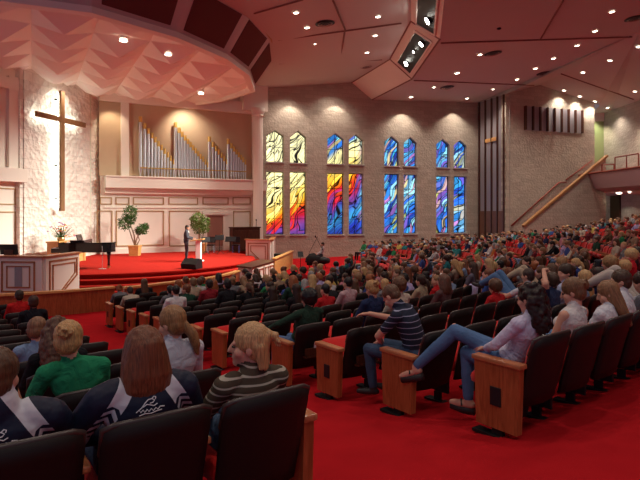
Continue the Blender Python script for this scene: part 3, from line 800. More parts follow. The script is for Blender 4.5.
# low cabinet with dark cap
k1, k2, k3 = at(238, 212, 22.8), at(252, 212, 22.1), at(273.5, 212, 25.0)
t = thing('low_cabinet', (k2.x, k2.y, -1.5), 'low cream panelled cabinet with dark wooden top at the foot of the steps', 'cabinet')
kz = -.72
e1 = Vector((k1.x - k2.x, k1.y - k2.y)); e3 = Vector((k3.x - k2.x, k3.y - k2.y))
body = [(0, 0), (e3.x, e3.y), (e3.x + e1.x, e3.y + e1.y), (e1.x, e1.y)]
MB().prism(body, 0, kz + 1.5).build('body', 'cream_light', t)
cc = Vector((sum(p[0] for p in body) / 4, sum(p[1] for p in body) / 4))
MB().prism([(cc.x + (p[0] - cc.x) * 1.08, cc.y + (p[1] - cc.y) * 1.08) for p in body], kz + 1.5, kz + 1.57).build('top', 'dkwood', t)
L3_ = e3.length; fr3 = math.atan2(e3.y, e3.x)
for k in range(4):
    f = MB().box((0, -.015, 0), (L3_ / 4 - .1, .03, .58)).build('door', 'cream_light', t, loc=(e3.x * (k + .5) / 4, e3.y * (k + .5) / 4, .42), rz=fr3)
    strips(f, [(-L3_ / 8 + .12, -.24), (L3_ / 8 - .12, -.24), (L3_ / 8 - .12, .24), (-L3_ / 8 + .12, .24)], -.04, .03)
f = MB().box((0, -.015, 0), (e1.length - .15, .03, .58)).build('side_panel', 'cream_light', t, loc=(e1.x / 2, e1.y / 2, .42), rz=math.atan2(-e1.y, -e1.x))
strips(f, [(-e1.length / 2 + .15, -.24), (e1.length / 2 - .15, -.24), (e1.length / 2 - .15, .24), (-e1.length / 2 + .15, .24)], -.04, .03)
# curved low wooden rails
def ray_phi(px, r):
    k = (px - HX) / F  # nearest intersection of the sight line with the circle
    a = k * k + 1; b = -2 * (k * P.x + P.y); c = P.x ** 2 + P.y ** 2 - r * r
    Y = (-b - math.sqrt(b * b - 4 * a * c)) / (2 * a)
    return math.degrees(math.atan2(Y - P.y, k * Y - P.x))
def rail(label, r, p0, p1, ztop, z0=-1.5):
    ph0, ph1 = (ray_phi(p0, r) if p0 is not None else -112), ray_phi(p1, r)
    n = max(4, int(abs(ph1 - ph0) / 3))
    A = [math.radians(ph0 + (ph1 - ph0) * i / n) for i in range(n + 1)]
    t = thing('pew_front_rail', (P.x + r * math.cos(A[0]), P.y + r * math.sin(A[0]), z0), label, 'wooden rail', group='low curved wooden rails')
    O = Vector((t.location.x, t.location.y, z0))
    def sweep(rs, zs, m, name):
        mb = MB(); rings = []
        for a in A: rings.append([Vector((P.x + (r + dr) * math.cos(a), P.y + (r + dr) * math.sin(a), z)) - O for dr, z in zip(rs, zs)])
        mb.ring(rings); fm = mb.mesh(name, m); fix_normals(fm); link(fm, name, t)
    sweep((-.06, .06, .06, -.06), (z0, z0, ztop, ztop), 'cherry', 'panel')
    sweep((-.12, .12, .12, -.12), (ztop, ztop, ztop + .06, ztop + .06), 'oak', 'cap_rail')
    return t
rail('low curved wooden rail in front of the cream enclosure and piano', 8.6, None, 114, -.80)
rail('low curved wooden rail between the carpet gap and the preacher', 8.7, 123.5, 193, -.84)
rail('low curved wooden rail ending at the low cream cabinet', 8.9, 196, 238, -.86)
# wooden panel right of the cabinet, turned away
w1, w2 = at(273.8, 212, 25.3), at(292, 212, 30.2)
t = box_wall('choir_rail', 'honey wooden low partition running back from the cream cabinet', [(w1.x, w1.y), (w2.x, w2.y)], -1.5, -.62, cap='oak', mat_='oak', th=.1, cat='partition')
# dark instrument cabinet on stage, piano etc.
q = at(246.5, 252, 32.6)
t = thing('organ_cabinet', (q.x, q.y, SZ), 'dark brown wooden upright cabinet standing below the organ ledge', 'cabinet', rz=sa)
hh = zat(228, 32.6) - SZ
MB().box((0, .3, hh / 2), (1.75, .6, hh)).build('body', 'dkwood', t, bev=.02)
MB().box((0, .3, hh + .03), (1.82, .68, .06)).build('top', 'dkwood', t)
for k in (-1, 1): MB().box((k * .42, -.02, hh / 2), (.74, .04, hh - .3)).build('door', 'dkwood', t, bev=.01)
mb = MB(); mb.tube([(.55, .3, hh + .05), (.55, .3, hh + .45)], .015); mb.ell((.55, .3, hh + .48), (.04, .04, .06)); tag(mb.build('microphone', 'iron', loc=t.location), 'thin microphone standing on the dark cabinet', 'microphone')
M['railoak'] = wood('aged_oak', (.30, .14, .05), (.42, .22, .09), .5)
# ---------------------------------------------------------------- grand piano
q = at(91, 268, 23.0)
t = thing('grand_piano', (q.x, q.y, SZ), 'glossy black grand piano on the red stage in front of the cross wall', 'piano', rz=math.radians(8)); t.scale = (1.12, 1.0, 1.12)
def outline(s=1.0):  # keyboard at -x, tail at +x
    pts = [(-.95, -.72), (-.1, -.72), (.55, -.70), (.86, -.55), (.95, -.28), (.86, -.02), (.60, .10), (.30, .28), (.10, .55), (-.1, .70), (-.35, .74), (-.95, .74)]
    return [(x * s, y * s) for x, y in pts]
MB().prism(outline(), .62, .95).build('case', 'gloss', t)
lid = MB().prism(outline(1.02), .955, .985).build('lid', 'gloss', t)
MB().box((-.35, 0, 1.03), (.5, 1.2, .08)).build('folded_lid_flap', 'gloss', t)
MB().box((-.42, 0, 1.16), (.03, .7, .22), X=Matrix.Rotation(-.3, 3, 'Y')).build('music_desk', 'gloss', t)
MB().box((-1.08, 0, .70), (.28, 1.44, .16)).build('key_bed', 'gloss', t)
kb = MB().box((-1.09, 0, .79), (.16, 1.22, .02)).build('keyboard', 'white', t)
mb = MB()
for k in range(36):
    if k % 7 in (2, 6): continue
    mb.box((-1.05, -.6 + k * .0343, .805), (.09, .014, .02))
mb.build('black_keys', 'black', kb)
for x, y in ((-.85, -.6), (-.85, .6), (.72, -.35)):
    g_ = MB().lathe((x, y, 0), ((.05, .1), (.045, .3), (.07, .5), (.085, .62)), 10).build('leg', 'gloss', t, smooth=True)
    mb = MB(); mb.tube([(x, y - .03, .05), (x, y + .03, .05)], .05, 12); mb.box((x, y, .1), (.04, .04, .06)); mb.build('caster', 'brass', g_)
mb = MB(); mb.tube([(-.7, 0, .62), (-.7, 0, .1)], .03, 6); mb.box((-.7, 0, .08), (.2, .3, .05)); mb.build('pedal_lyre', 'gloss', t)
b = at(64, 268, 23.2)
t = thing('piano_bench', (b.x - .1, b.y, SZ), 'black padded bench at the piano keyboard', 'bench')
MB().box((0, 0, .44), (.36, .8, .09)).build('seat', 'black', t, bev=.02)
for x in (-.14, .14):
    for y in (-.34, .34): MB().box((x, y, .2), (.045, .045, .4)).build('leg', 'gloss', t)
# altar table and flowers
q = at(67, 262, 25.6)
t = thing('communion_table', (q.x, q.y, SZ), 'honey wooden table against the stone wall behind the piano', 'table', rz=sra)
th_ = zat(240.5, 25.6) - SZ
MB().box((0, 0, th_ - .04), (2.0, .7, .08)).build('tabletop', 'oak', t, bev=.01)
MB().box((0, 0, (th_ - .1) / 2), (1.8, .55, th_ - .1)).build('front_panel', 'oak', t)
for x in (-.9, .9): MB().box((x, 0, (th_ - .08) / 2), (.12, .62, th_ - .08)).build('side_panel', 'oak', t, bev=.01)
q = at(61, 240, 25.3)
t = thing('flower_arrangement', (q.x, q.y, SZ + th_), 'mixed purple, yellow and red flower arrangement below the cross', 'flowers')
MB().lathe((0, 0, 0), ((.12, 0), (.17, .05), (.16, .16), (.13, .17)), 14).build('bowl', 'brass', t, smooth=True)
fr = random.Random(3)
mb = MB()
for k in range(60):
    a = fr.uniform(0, 2 * PI); e = fr.uniform(.1, 1.45); L = fr.uniform(.3, .75)
    v = Vector((math.cos(a) * math.cos(e), math.sin(a) * math.cos(e) * .6, math.sin(e))) * L
    mb.tube([(0, 0, .12), v * .6 + Vector((0, 0, .12)), v + Vector((0, 0, .12))], .008, 3)
    w = Vector((-v.y, v.x, 0)).normalized() * .03
    mb.add([v * .5 + Vector((0, 0, .12)), v * .62 + w + Vector((0, 0, .12)), v * .8 + Vector((0, 0, .14)), v * .62 - w + Vector((0, 0, .12))], [(0, 1, 2, 3)])
mb.build('stems', 'leaf', t)
for cn, c in (('purple', (.25, .08, .40, 1)), ('yellow', (.85, .50, .05, 1)), ('red', (.65, .06, .05, 1)), ('orange', (.8, .25, .05, 1))):
    m_ = mat(cn + '_petals', c, .7)
    for k in range(6):
        a = fr.uniform(0, 2 * PI); e = fr.uniform(.1, 1.5); L = fr.uniform(.35, .72) if cn != 'purple' else fr.uniform(.6, .85)
        v = Vector((math.cos(a) * math.cos(e), math.sin(a) * math.cos(e) * .6, math.sin(e))) * L + Vector((0, 0, .12))
        mb = MB()
        for j in range(6):
            aa = j * PI / 3; mb.ell(v + Vector((math.cos(aa) * .035, math.sin(aa) * .035, .0)), (.032, .032, .018), 6, 4)
        mb.ell(v + Vector((0, 0, .01)), (.025, .025, .02), 6, 4)
        mb.build('blossom', m_, t)

# ---------------------------------------------------------------- potted trees on the stage
def leaf_cluster(mb, c, r, n, rnd, s=.09):
    for _ in range(n):
        d = Vector((rnd.gauss(0, 1), rnd.gauss(0, 1), rnd.gauss(0, 1))).normalized() * (r * rnd.uniform(.45, 1) ** .6)
        p = Vector(c) + Vector((d.x, d.y, d.z * .95)); a = Vector((rnd.gauss(0, 1), rnd.gauss(0, 1), rnd.gauss(0, .6) - .4)).normalized() * s * rnd.uniform(.7, 1.4)
        b_ = a.cross(Vector((rnd.gauss(0, 1), rnd.gauss(0, 1), rnd.gauss(0, 1)))).normalized() * s * .32
        mb.add([p, p + a * .5 + b_, p + a, p + a * .5 - b_], [(0, 1, 2, 3)])
def potted_tree(px, py, Y, label, clumps, trunkpts, pot=.42):
    clumps = [(x, y, r * 1.22) for x, y, r in clumps]
    q = at(px, py, Y); s = Y / F; rnd = random.Random(int(px))
    t = thing('potted_tree', (q.x, q.y, SZ), label, 'potted plant')
    w = pot; o = MB(); o.ring([[Vector((x * w * k / 2, y * w * k / 2, z)) for x, y in ((-1, -1), (1, -1), (1, 1), (-1, 1))] for k, z in ((.85, 0), (1, .50), (1.06, .50), (1.06, .56), (.9, .56))]); o.build('planter', 'oak', t)
    MB().box((0, 0, .53), (w * .9, w * .9, .03)).build('soil', mat('soil', (.05, .03, .02, 1), .95), t)
    mb = MB()
    for tp in trunkpts: mb.tube([((x - px) * s, dy, (CZ - (y - HY) * s) - SZ) for x, y, dy in tp], [.045 - .025 * i / (len(tp) - 1) for i in range(len(tp))], 6)
    mb.build('trunk', 'bark', t, smooth=True)
    for (cx, cy, r) in clumps:
        mb = MB(); leaf_cluster(mb, ((cx - px) * s, rnd.uniform(-.15, .15), (CZ - (cy - HY) * s) - SZ), r * s, int(420 * (r / 6) ** 1.5), rnd)
        mb.build('foliage', 'leaf', t)
potted_tree(135, 252, 29.3, 'tree with three dark leafy clumps in a wooden planter beside the piano', [(130, 212, 6.2), (126, 223, 6.0), (131.5, 219, 4.5), (142.5, 229, 5.0), (138, 231, 3.2), (145, 226, 3)],
            [[(135, 246, 0), (134, 236, .05), (131, 226, 0), (130, 212, 0)], [(135, 246, .02), (132, 238, 0), (127, 224, .05)], [(135, 246, -.02), (137, 238, 0), (142, 229, -.05)], [(136, 246, .05), (139, 240, .1), (134, 228, .1)]], .55)
potted_tree(201.5, 251, 31.3, 'bushy pale green tree in a wooden planter behind the pulpit', [(199, 218, 5.5), (195, 224, 4.5), (204, 222, 5), (199, 228, 5.5), (205, 229, 3.6), (193.5, 219, 3)],
            [[(201, 247, 0), (200, 238, 0), (199, 226, 0), (199, 216, 0)], [(202, 247, 0), (203, 236, 0), (204, 224, 0)]], .5)
M['leaf2'] = mat('light_green_foliage', (.16, .26, .06, 1), .6, var=.4, scale=20)
for o in [o for o in bpy.data.objects if o.parent and o.parent.name == 'potted_tree.001' and o.name.startswith('foliage')]: o.data.materials[0] = M['leaf2']

# ---------------------------------------------------------------- pulpit, mic, monitor wedge, stands
q = at(198.6, 262, 25.9)
t = thing('pulpit', (q.x, q.y, SZ), 'slim white pulpit with slanted wooden top in front of the preacher', 'lectern')
MB().box((0, 0, .5), (.24, .26, .95)).build('post', 'white', t, bev=.02)
MB().box((0, 0, .03), (.45, .4, .06)).build('base', 'white', t, bev=.02)
MB().box((-.05, 0, 1.03), (.62, .5, .05), X=Matrix.Rotation(math.radians(-8), 3, 'Y')).build('top', 'oak', t, bev=.01)
mb = MB(); mb.tube([(.2, .1, 1.05), (.1, .1, 1.25), (-.05, .05, 1.38)], .01, 6); mb.ell((-.07, .05, 1.4), (.03, .03, .04)); tag(mb.build('pulpit_microphone', 'iron', loc=(q.x, q.y, SZ)), 'thin gooseneck microphone on the pulpit top', 'microphone')
q = at(192, 268.5, 22.7)
t = thing('floor_monitor', (q.x, q.y, SZ), 'black wedge floor speaker on the stage edge facing the preacher', 'speaker', rz=math.radians(160))
mb = MB(); pr = [(-.25, 0), (.25, 0), (.30, .18), (.02, .42), (-.22, .38)]
mb.ring([[Vector((-.36, y, z)) for y, z in pr], [Vector((.36, y, z)) for y, z in pr]]); fm = mb.mesh('cabinet', 'black'); fix_normals(fm); link(fm, 'cabinet', t)
MB().box((0, .175, .31), (.62, .34, .02), X=Matrix.Rotation(-.72, 3, 'X')).build('grille', 'iron', t)
MB().box((0, .03, .43), (.16, .03, .03)).build('handle', 'iron', t)
def music_stand(px, pyb, Y, pyt, label, yaw, grp='black music stands', w=.50):
    q = at(px, pyb, Y); zf = q.z; t = thing('music_stand', (q.x, q.y, zf), label, 'music stand', rz=yaw, group=grp)
    h = zat(pyt, Y) - zf
    MB().tube([(0, 0, .1), (0, 0, h - .15)], .014, 6).build('pole', 'iron', t)
    for k in range(3):
        a = k * 2 * PI / 3; MB().tube([(0, 0, .22), (.26 * math.cos(a), .26 * math.sin(a), .01)], .01, 5).build('leg', 'iron', t)
    d_ = MB(); d_.box((0, 0, h - .12), (w, .015, .32), X=Matrix.Rotation(-.5, 3, 'X')); d_.box((0, -.10, h - .24), (w, .05, .012)); d_.build('desk', 'black', t)
music_stand(205.5, 254.5, 30.0, 237.5, 'black music stand closest to the pulpit', .4)
music_stand(212, 253.5, 30.6, 238, 'black music stand between two others before the stage door', -.2, w=.45)
music_stand(219.5, 254, 30.2, 235.5, 'tallest black music stand before the stage door', .1, w=.5)
music_stand(230.5, 253, 30.5, 237, 'broad black music stand beside the dark brown cabinet', -.1, w=.6)
for k, (px, lb) in enumerate(((211, 'dark chair with pale blue legs behind the music stands'), (236, 'dark chair with bright blue legs beside the brown cabinet'))):
    q = at(px, 251.5, 31.5); t = thing('stage_chair', (q.x, q.y, SZ), lb, 'chair')
    bm_ = mat('blue_chair_leg' + str(k), (.12, .16, .5, 1) if k else (.35, .45, .6, 1), .4)
    MB().box((0, 0, .45), (.42, .42, .05)).build('seat', 'black', t, bev=.01); MB().box((0, .2, .75), (.42, .04, .34)).build('backrest', 'black', t, bev=.01)
    for x in (-.18, .18):
        for y in (-.18, .18): MB().tube([(x, y, 0), (x, y, .44)], .014, 6).build('leg', bm_, t)
# mic stands by the piano
q = at(58.5, 268, 22.6); mb = MB(); mb.tube([(0, 0, 0), (0, 0, 1.25), (-.2, 0, 1.35)], .012, 6); mb.lathe((0, 0, 0), ((.14, 0), (.14, .02)), 12)
tag(mb.build('microphone_stand', 'iron', loc=(q.x, q.y, SZ)), 'thin microphone stand at the piano keyboard', 'microphone stand')
q = at(102.3, 269, 22.4); mb = MB(); mb.tube([(0, 0, 0), (0, 0, .95)], .012, 6); mb.lathe((0, 0, 0), ((.16, 0), (.16, .02)), 12)
tag(mb.build('microphone_stand', 'chrome', loc=(q.x, q.y, SZ)), 'short chrome stand with round base in front of the piano', 'microphone stand')
# music corner in front of the windows
q = at(300.5, 270, 28.3); fz_ = floor_z(q.x, q.y)
music_stand(300.5, 270.5, 28.6, 252, 'music stand with glowing blue tablet before the stained glass wall', .3, grp='stands in the music corner', w=.3)
o = [o for o in bpy.data.objects if o.name.startswith('desk')][-1]; h_ = zat(252, 28.6) - q.z
MB().box((0, -.02, h_ - .12), (.24, .01, .17), X=Matrix.Rotation(-.5, 3, 'X')).build('tablet_screen', 'screen', o.parent)
q = at(317.5, 270, 28.9); fz_ = floor_z(q.x, q.y)
t = thing('keyboard_stand', (q.x, q.y, fz_), 'black draped electronic keyboard on a crossed stand before the windows', 'keyboard')
hk = zat(262, 28.9) - fz_
MB().box((0, 0, hk + .05), (1.3, .38, .12)).build('keyboard', 'black', t, bev=.02)
MB().ell((-.25, 0, hk + .12), (.42, .26, .34), fn=lambda d: 1 + .12 * math.sin(d.x * 9) + .1 * math.sin(d.z * 7)).build('cloth_cover', mat('black_cloth', (.02, .018, .02, 1), .95), t, smooth=True)
MB().ell((.3, 0, hk + .08), (.4, .24, .2), fn=lambda d: 1 + .12 * math.sin(d.x * 9 + 1)).build('cloth_cover', 'black', t, smooth=True)
for x in (-.45, .45):
    for y in (-.15, .15): MB().tube([(x, y, 0), (x * .8, -y, hk)], .016, 6).build('leg', 'iron', t)
q = at(309, 271, 28.0); fz_ = floor_z(q.x, q.y)
mb = MB(); mb.tube([(0, 0, 0), (0, 0, .9)], .014, 6); mb.lathe((0, 0, 0), ((.15, 0), (.15, .02)), 12); mb.tube([(0, 0, .9), (.45, .3, 1.75)], .012, 6)
tag(mb.build('microphone_stand', 'iron', loc=(q.x, q.y, fz_)), 'black microphone stand in front of the draped keyboard', 'microphone stand')
q = at(322, 262, 30.5); fz_ = floor_z(q.x, q.y)
mb = MB(); mb.lathe((0, 0, 0), ((.15, 0), (.15, .02)), 12); mb.tube([(0, 0, 0), (0, 0, 1.2)], .014, 6); z1_ = zat(236.5, 30.5) - fz_; mb.tube([(.05, 0, zat(247, 30.5) - fz_ - .2), (-.35, 0, z1_)], .014, 6); mb.tube([(0, 0, 1.2), (.05, 0, zat(247, 30.5) - fz_ - .2)], .014, 6); mb.ell((-.37, 0, z1_), (.04, .04, .07))
tag(mb.build('microphone_stand', 'iron', loc=(q.x, q.y, fz_)), 'tall slanted boom microphone rising against the brick wall', 'microphone stand')
q = at(280, 258, 29.0)
t = thing('stage_amplifier', (q.x, q.y, -1.48), 'dark green black amplifier behind the honey wooden partition', 'speaker')
hA = zat(253.5, 29.0) + 1.48
MB().box((0, 0, hA / 2), (.62, .4, hA)).build('cabinet', mat('dark_green_vinyl', (.012, .03, .025, 1), .6), t, bev=.02)
MB().box((0, -.2, hA / 2), (.54, .02, hA - .1)).build('grille', 'iron', t)

# ---------------------------------------------------------------- stair parapet, hand rails and balcony
def bpt(px, off=0.0):
    nx, ny = math.sin(TH), -math.cos(TH)  # toward the hall
    k = (px - HX) / F
    X0, Y0 = BX0 + nx * off, BY0 + ny * off
    return on_line(px, X0, Y0, WS)
off = 1.3
s0, s1 = bpt(524, off), bpt(606, off)
za, zb3 = zat(226, s0.y), zat(157, s1.y)
t = thing('stair_parapet', (s0.x, s0.y, 0), 'brick stair parapet with sloping honey wood handrail up to the balcony', 'stair')
L = (s1 - s0).length
mb = MB(); mb.add([(0, 0, za - 2.5), (L, 0, za - 2.5), (L, 0, zb3 - .02), (0, 0, za - .02), (0, .2, za - 2.5), (L, .2, za - 2.5), (L, .2, zb3 - .02), (0, .2, za - .02)], [(0, 1, 2, 3), (7, 6, 5, 4), (3, 2, 6, 7), (0, 3, 7, 4), (1, 5, 6, 2)])
mb.build('side_wall', 'brick', t, rz=TH)
sl_ = math.atan2(zb3 - za, L)
MB().box((0, 0, 0), (math.hypot(L, zb3 - za) + .2, .24, .15), X=Matrix.Rotation(-sl_, 3, 'Y'))  .build('handrail', 'railoak', t, loc=(L / 2 * math.cos(TH), L / 2 * math.sin(TH), (za + zb3) / 2 + .05), rz=TH, bev=.02)
nst = 22
mb = MB()
for k in range(nst):
    u = L * k / nst; zz = za - 1 + (zb3 - za) * k / nst
    mb.box((u + L / nst / 2, .7, zz - 1), (L / nst, 1.0, 2.0))
mb.build('steps', 'carpet', t, rz=TH)
M['redrail'] = mat('dark_red_metal_rail', (.25, .05, .03, 1), .4, spec=.4)
def tube_px(name, pts, label, off, r=.05, posts=True):
    P3 = [];
    for px, py in pts: p = bpt(px, off); P3.append(Vector((p.x, p.y, zat(py, p.y))))
    o0 = P3[0]; t = thing(name, o0, label, 'handrail')
    MB().tube([p - o0 for p in P3], r, 8).build('rail', 'redrail', t, smooth=True)
    for i in range(len(P3) - 1):
        for f in (.2, .8):
            p = P3[i].lerp(P3[i + 1], f) - o0; nx, ny = math.sin(TH), -math.cos(TH)
            MB().tube([p, p + Vector((-nx * off, -ny * off, 0))], .02, 6).build('bracket', 'redrail', t)
    return t
tube_px('hand_rail', [(511, 226), (559, 182.5), (566.5, 182.5)], 'thin dark red wall handrail rising behind the stair parapet', .12)
tube_px('hand_rail', [(566, 180), (592, 160.5)], 'short dark red handrail at the balcony end of the stair', .12)
# balcony
c1 = brickpt(579); bz1 = zat(174.5, c1.y); c2 = at(640, 168.3, 31.6); bz2 = (bz1 + c2.z) / 2
dirb = Vector((c2.x - c1.x, c2.y - c1.y)); nb = 3.2
c3 = Vector((c1.x, c1.y)) + dirb * nb
e1_ = Vector((c1.x, c1.y)); b1 = brickpt(584); b1 = b1 + Vector((.35, 0)); 
bot1 = Vector((e1_.x + .55, e1_.y + .1)); bot3 = Vector((c3.x + .55, c3.y))
zb0, zt0 = 3.22, bz2
t = thing('balcony', (0, 0, 0), 'pale balcony front rising beyond the stair with red seats on top', 'balcony'); t['kind'] = 'structure'; t.name = 'balcony'
mb = MB(); mb.add([(e1_.x, e1_.y, zt0), (c3.x, c3.y, zt0), (bot3.x, bot3.y, zb0), (bot1.x, bot1.y, zb0), (e1_.x + .3, e1_.y, zt0), (c3.x + .3, c3.y, zt0), (bot3.x + .3, bot3.y, zb0), (bot1.x + .3, bot1.y, zb0)],
                  [(0, 1, 2, 3), (7, 6, 5, 4), (0, 4, 5, 1), (3, 2, 6, 7)])
M['balc'] = mat('balcony_plaster', (.58, .44, .44, 1), .8, var=.03)
fm = mb.mesh('front', 'balc'); fix_normals(fm); link(fm, 'front', t)
mb = MB(); mb.tube([(e1_.x, e1_.y, zt0 + .02), (c3.x, c3.y, zt0 + .02)], .07, 6); mb.build('cap_rail', 'redrail', t)
sof = [(bot1.x, bot1.y + 1.0), (bot3.x, bot3.y), (RX, bot3.y), (RX, 41.5), (bot1.x, 41.5)]
mb = MB(); mb.add([(bot1.x, bot1.y, zb0), (bot3.x, bot3.y, zb0), (RX, bot3.y, 2.85), (RX, 42.5, 2.85), (20, 40, 2.95)], [(0, 1, 2, 3, 4)]); mb.build('soffit', 'balc', t)
mb = MB(); mb.prism([(bot1.x + .3, bot1.y), (bot3.x + .3, bot3.y), (RX, bot3.y), (RX, 42.5), (20, 41)], zt0 - .75, zt0 - .6); mb.build('deck', 'carpet', t)
q = at(625, 160, 34); 
t = thing('balcony_rail', (0, 0, 0), 'thin red metal guard rail standing on the balcony top', 'guard rail')
ga_, gb_ = at(615, 160, 35.3), at(638.5, 160, 34.0); z_lo = zt0 - .6
zr1 = zat(157, 35); zmid = zat(162, 35)
MB().tube([(ga_.x, ga_.y, zr1), (gb_.x, gb_.y, zr1 + .12)], .045, 6).build('rail', 'redrail', t)
for f in (0, .5, 1): p = ga_.lerp(gb_, f); MB().tube([(p.x, p.y, z_lo), (p.x, p.y, zr1 + .12 * f)], .04, 6).build('post', 'redrail', t)
ga2, gb2 = at(602, 166, 36.6), at(614, 166, 36.2)
t = thing('balcony_rail', (0, 0, 0), 'lower red guard rail where the balcony meets the stair', 'guard rail'); z3 = zat(164.5, 36.4)
MB().tube([(ga2.x, ga2.y, z3), (gb2.x, gb2.y, z3)], .045, 6).build('rail', 'redrail', t)
for f in (0, 1): p = ga2.lerp(gb2, f); MB().tube([(p.x, p.y, z_lo), (p.x, p.y, z3)], .04, 6).build('post', 'redrail', t)
# door and lamp under the balcony
dd0, dd1 = rwall(611.5), rwall(621)
o = MB().box((RX - .05, (dd0.y + dd1.y) / 2, .9), (.12, dd0.y - dd1.y, 4.0)).build('door_2', 'dkwood'); struct(o)
for px, py, s_, lb in ((619, 191.5, 1.5, 'bright ceiling lamp over the dark door under the balcony'), (629.5, 192, 1.0, 'small ceiling lamp under the balcony')):
    p = at(px, py, 37.5 if px < 625 else 36.0)
    tt = thing('soffit_downlight', (p.x, p.y, 2.92), lb, 'ceiling light', group='lamps under the balcony'); link(rim_me, 'rim', tt); link(lens_me, 'lens', tt).scale = (s_,) * 3
# ---------------------------------------------------------------- theatre chairs
M['shell'] = mat('black_chair_shell', (.013, .008, .007, 1), .5, var=.1, scale=6, bump=.12, bscale=300, spec=.25)
M['redfab'] = mat('red_upholstery', (.52, .012, .010, 1), .85, var=.12, scale=25, bump=.2, bscale=300, spec=.1, sheen=.2)
M['trimrub'] = mat('chair_edge_trim', (.045, .030, .026, 1), .35, spec=.5)
def back_y(x, z): return -.27 - (z - .30) * .27 + .05 * (x / .27) ** 2
def back_surf(z0, z1, w0, w1, dy, thick, nx=8, nz=6, corner=.05, arch=.018):
    mb = MB(); F_ = []; B_ = []
    for j in range(nz + 1):
        f = j / nz; row = []
        for i in range(nx + 1):
            s = -1 + 2 * i / nx
            w = (w0 + (w1 - w0) * f) / 2
            if j == nz: s2 = s * (1 - corner)
            else: s2 = s
            x = s2 * w; z = z0 + (z1 - z0) * f - arch * (s ** 2) * f - (corner * .35 if (j == nz and abs(s) == 1) else 0)
            row.append((x, back_y(x, z) + dy, z))
        F_.append(row)
    vs = [p for r in F_ for p in r]; n = len(vs); W = nx + 1
    vs += [(x, y - thick, z) for x, y, z in vs]
    fs = []
    for j in range(nz):
        for i in range(nx):
            a = j * W + i; fs.append((a, a + W, a + W + 1, a + 1)); fs.append((n + a, n + a + 1, n + a + W + 1, n + a + W))
    bd = [i for i in range(W)] + [j * W + nx for j in range(1, nz + 1)] + [nz * W + i for i in range(nx - 1, -1, -1)] + [j * W for j in range(nz - 1, 0, -1)]
    for k in range(len(bd)):
        a, b = bd[k], bd[(k + 1) % len(bd)]; fs.append((a, b, n + b, n + a))
    mb.add(vs, fs); return mb
def seat_mesh(tip):
    mb = MB(); n = 10; rings = []
    for y, zt, zb_, w in ((-.24, .42, .36, .23), (-.22, .455, .34, .245), (-.05, .46, .33, .25), (.15, .465, .34, .25), (.22, .455, .35, .245), (.25, .42, .38, .22)):
        rings.append([Vector((-w, y, zb_ + .02)), Vector((-w, y, zt - .02)), Vector((-w * .8, y, zt)), Vector((w * .8, y, zt)), Vector((w, y, zt - .02)), Vector((w, y, zb_ + .02)), Vector((w * .8, y, zb_)), Vector((-w * .8, y, zb_))])
    X = Matrix.Translation((0, -.2, .40)) @ Matrix.Rotation(tip, 4, 'X') @ Matrix.Translation((0, .2, -.40))
    mb.ring([[X @ p for p in r] for r in rings]); me = mb.mesh('seat', 'redfab', True); fix_normals(me); return me
shell_me = back_surf(.27, .86, .50, .535, 0, .028).mesh('backrest', 'shell', True); fix_normals(shell_me)
_e = MB(); pts = [];
for i in range(13):
    s = -1 + 2 * i / 12; w = .535 / 2 * (.955 if abs(s) < 1 else .955); x = s * w; z = .86 - .018 * s * s - (.012 if abs(s) == 1 else 0) ; pts.append((x, back_y(x, z) - .012, z))
pts = [(-.255, back_y(.26, .66) - .012, .70)] + pts + [(.255, back_y(.26, .66) - .012, .70)]
_e.tube(pts, .016, 6); edge_me = _e.mesh('edge_trim', 'trimrub', True)
cush_me = back_surf(.36, .835, .46, .49, .035, .035, corner=.08).mesh('back_cushion', 'redfab', True); fix_normals(cush_me)
seat_dn, seat_up = seat_mesh(0), seat_mesh(math.radians(28))
_a = MB(); _a.box((0, -.06, .615), (.055, .44, .035)); arm_me = _a.mesh('armrest', 'cherry_cap', bev=.01)
_a = MB(); _a.box((0, -.08, .36), (.03, .22, .48)); _a.box((0, -.05, .05), (.035, .08, .12)); _a.box((0, -.05, .012), (.09, .30, .024)); stand_me = _a.mesh('stand', 'iron')
_a = MB(); pr = [(-.29, .08), (.09, .08), (.11, .60), (-.31, .60)]
_a.ring([[Vector((-.035, y, z)) for y, z in pr], [Vector((.035, y, z)) for y, z in pr]]); pan_me = _a.mesh('end_panel', 'cherry'); fix_normals(pan_me)
_a = MB(); _a.box((0, -.10, .62), (.10, .46, .04)); cap_me = _a.mesh('armrest_cap', 'cherry_cap', bev=.012)
_a = MB(); _a.box((0, -.10, .34), (.012, .10, .15)); plate_me = _a.mesh('plate', 'black', bev=.004)
_a = MB(); _a.box((0, -.10, .04), (.04, .10, .09)); _a.box((0, -.08, .012), (.10, .40, .024)); foot_me = _a.mesh('foot', 'iron')
_a = MB(); _a.box((0, back_y(0, .52) - .075, .50), (.30, .04, .09)); _a.box((0, back_y(0, .5) - .075, .44), (.32, .07, .02)); rack_me = _a.mesh('book_rack', 'dkwood')
_a = MB(); _a.box((.02, back_y(0, .55) - .085, .575), (.09, .008, .07), X=Matrix.Rotation(.2, 3, 'X')); card_me = _a.mesh('card', 'paper')

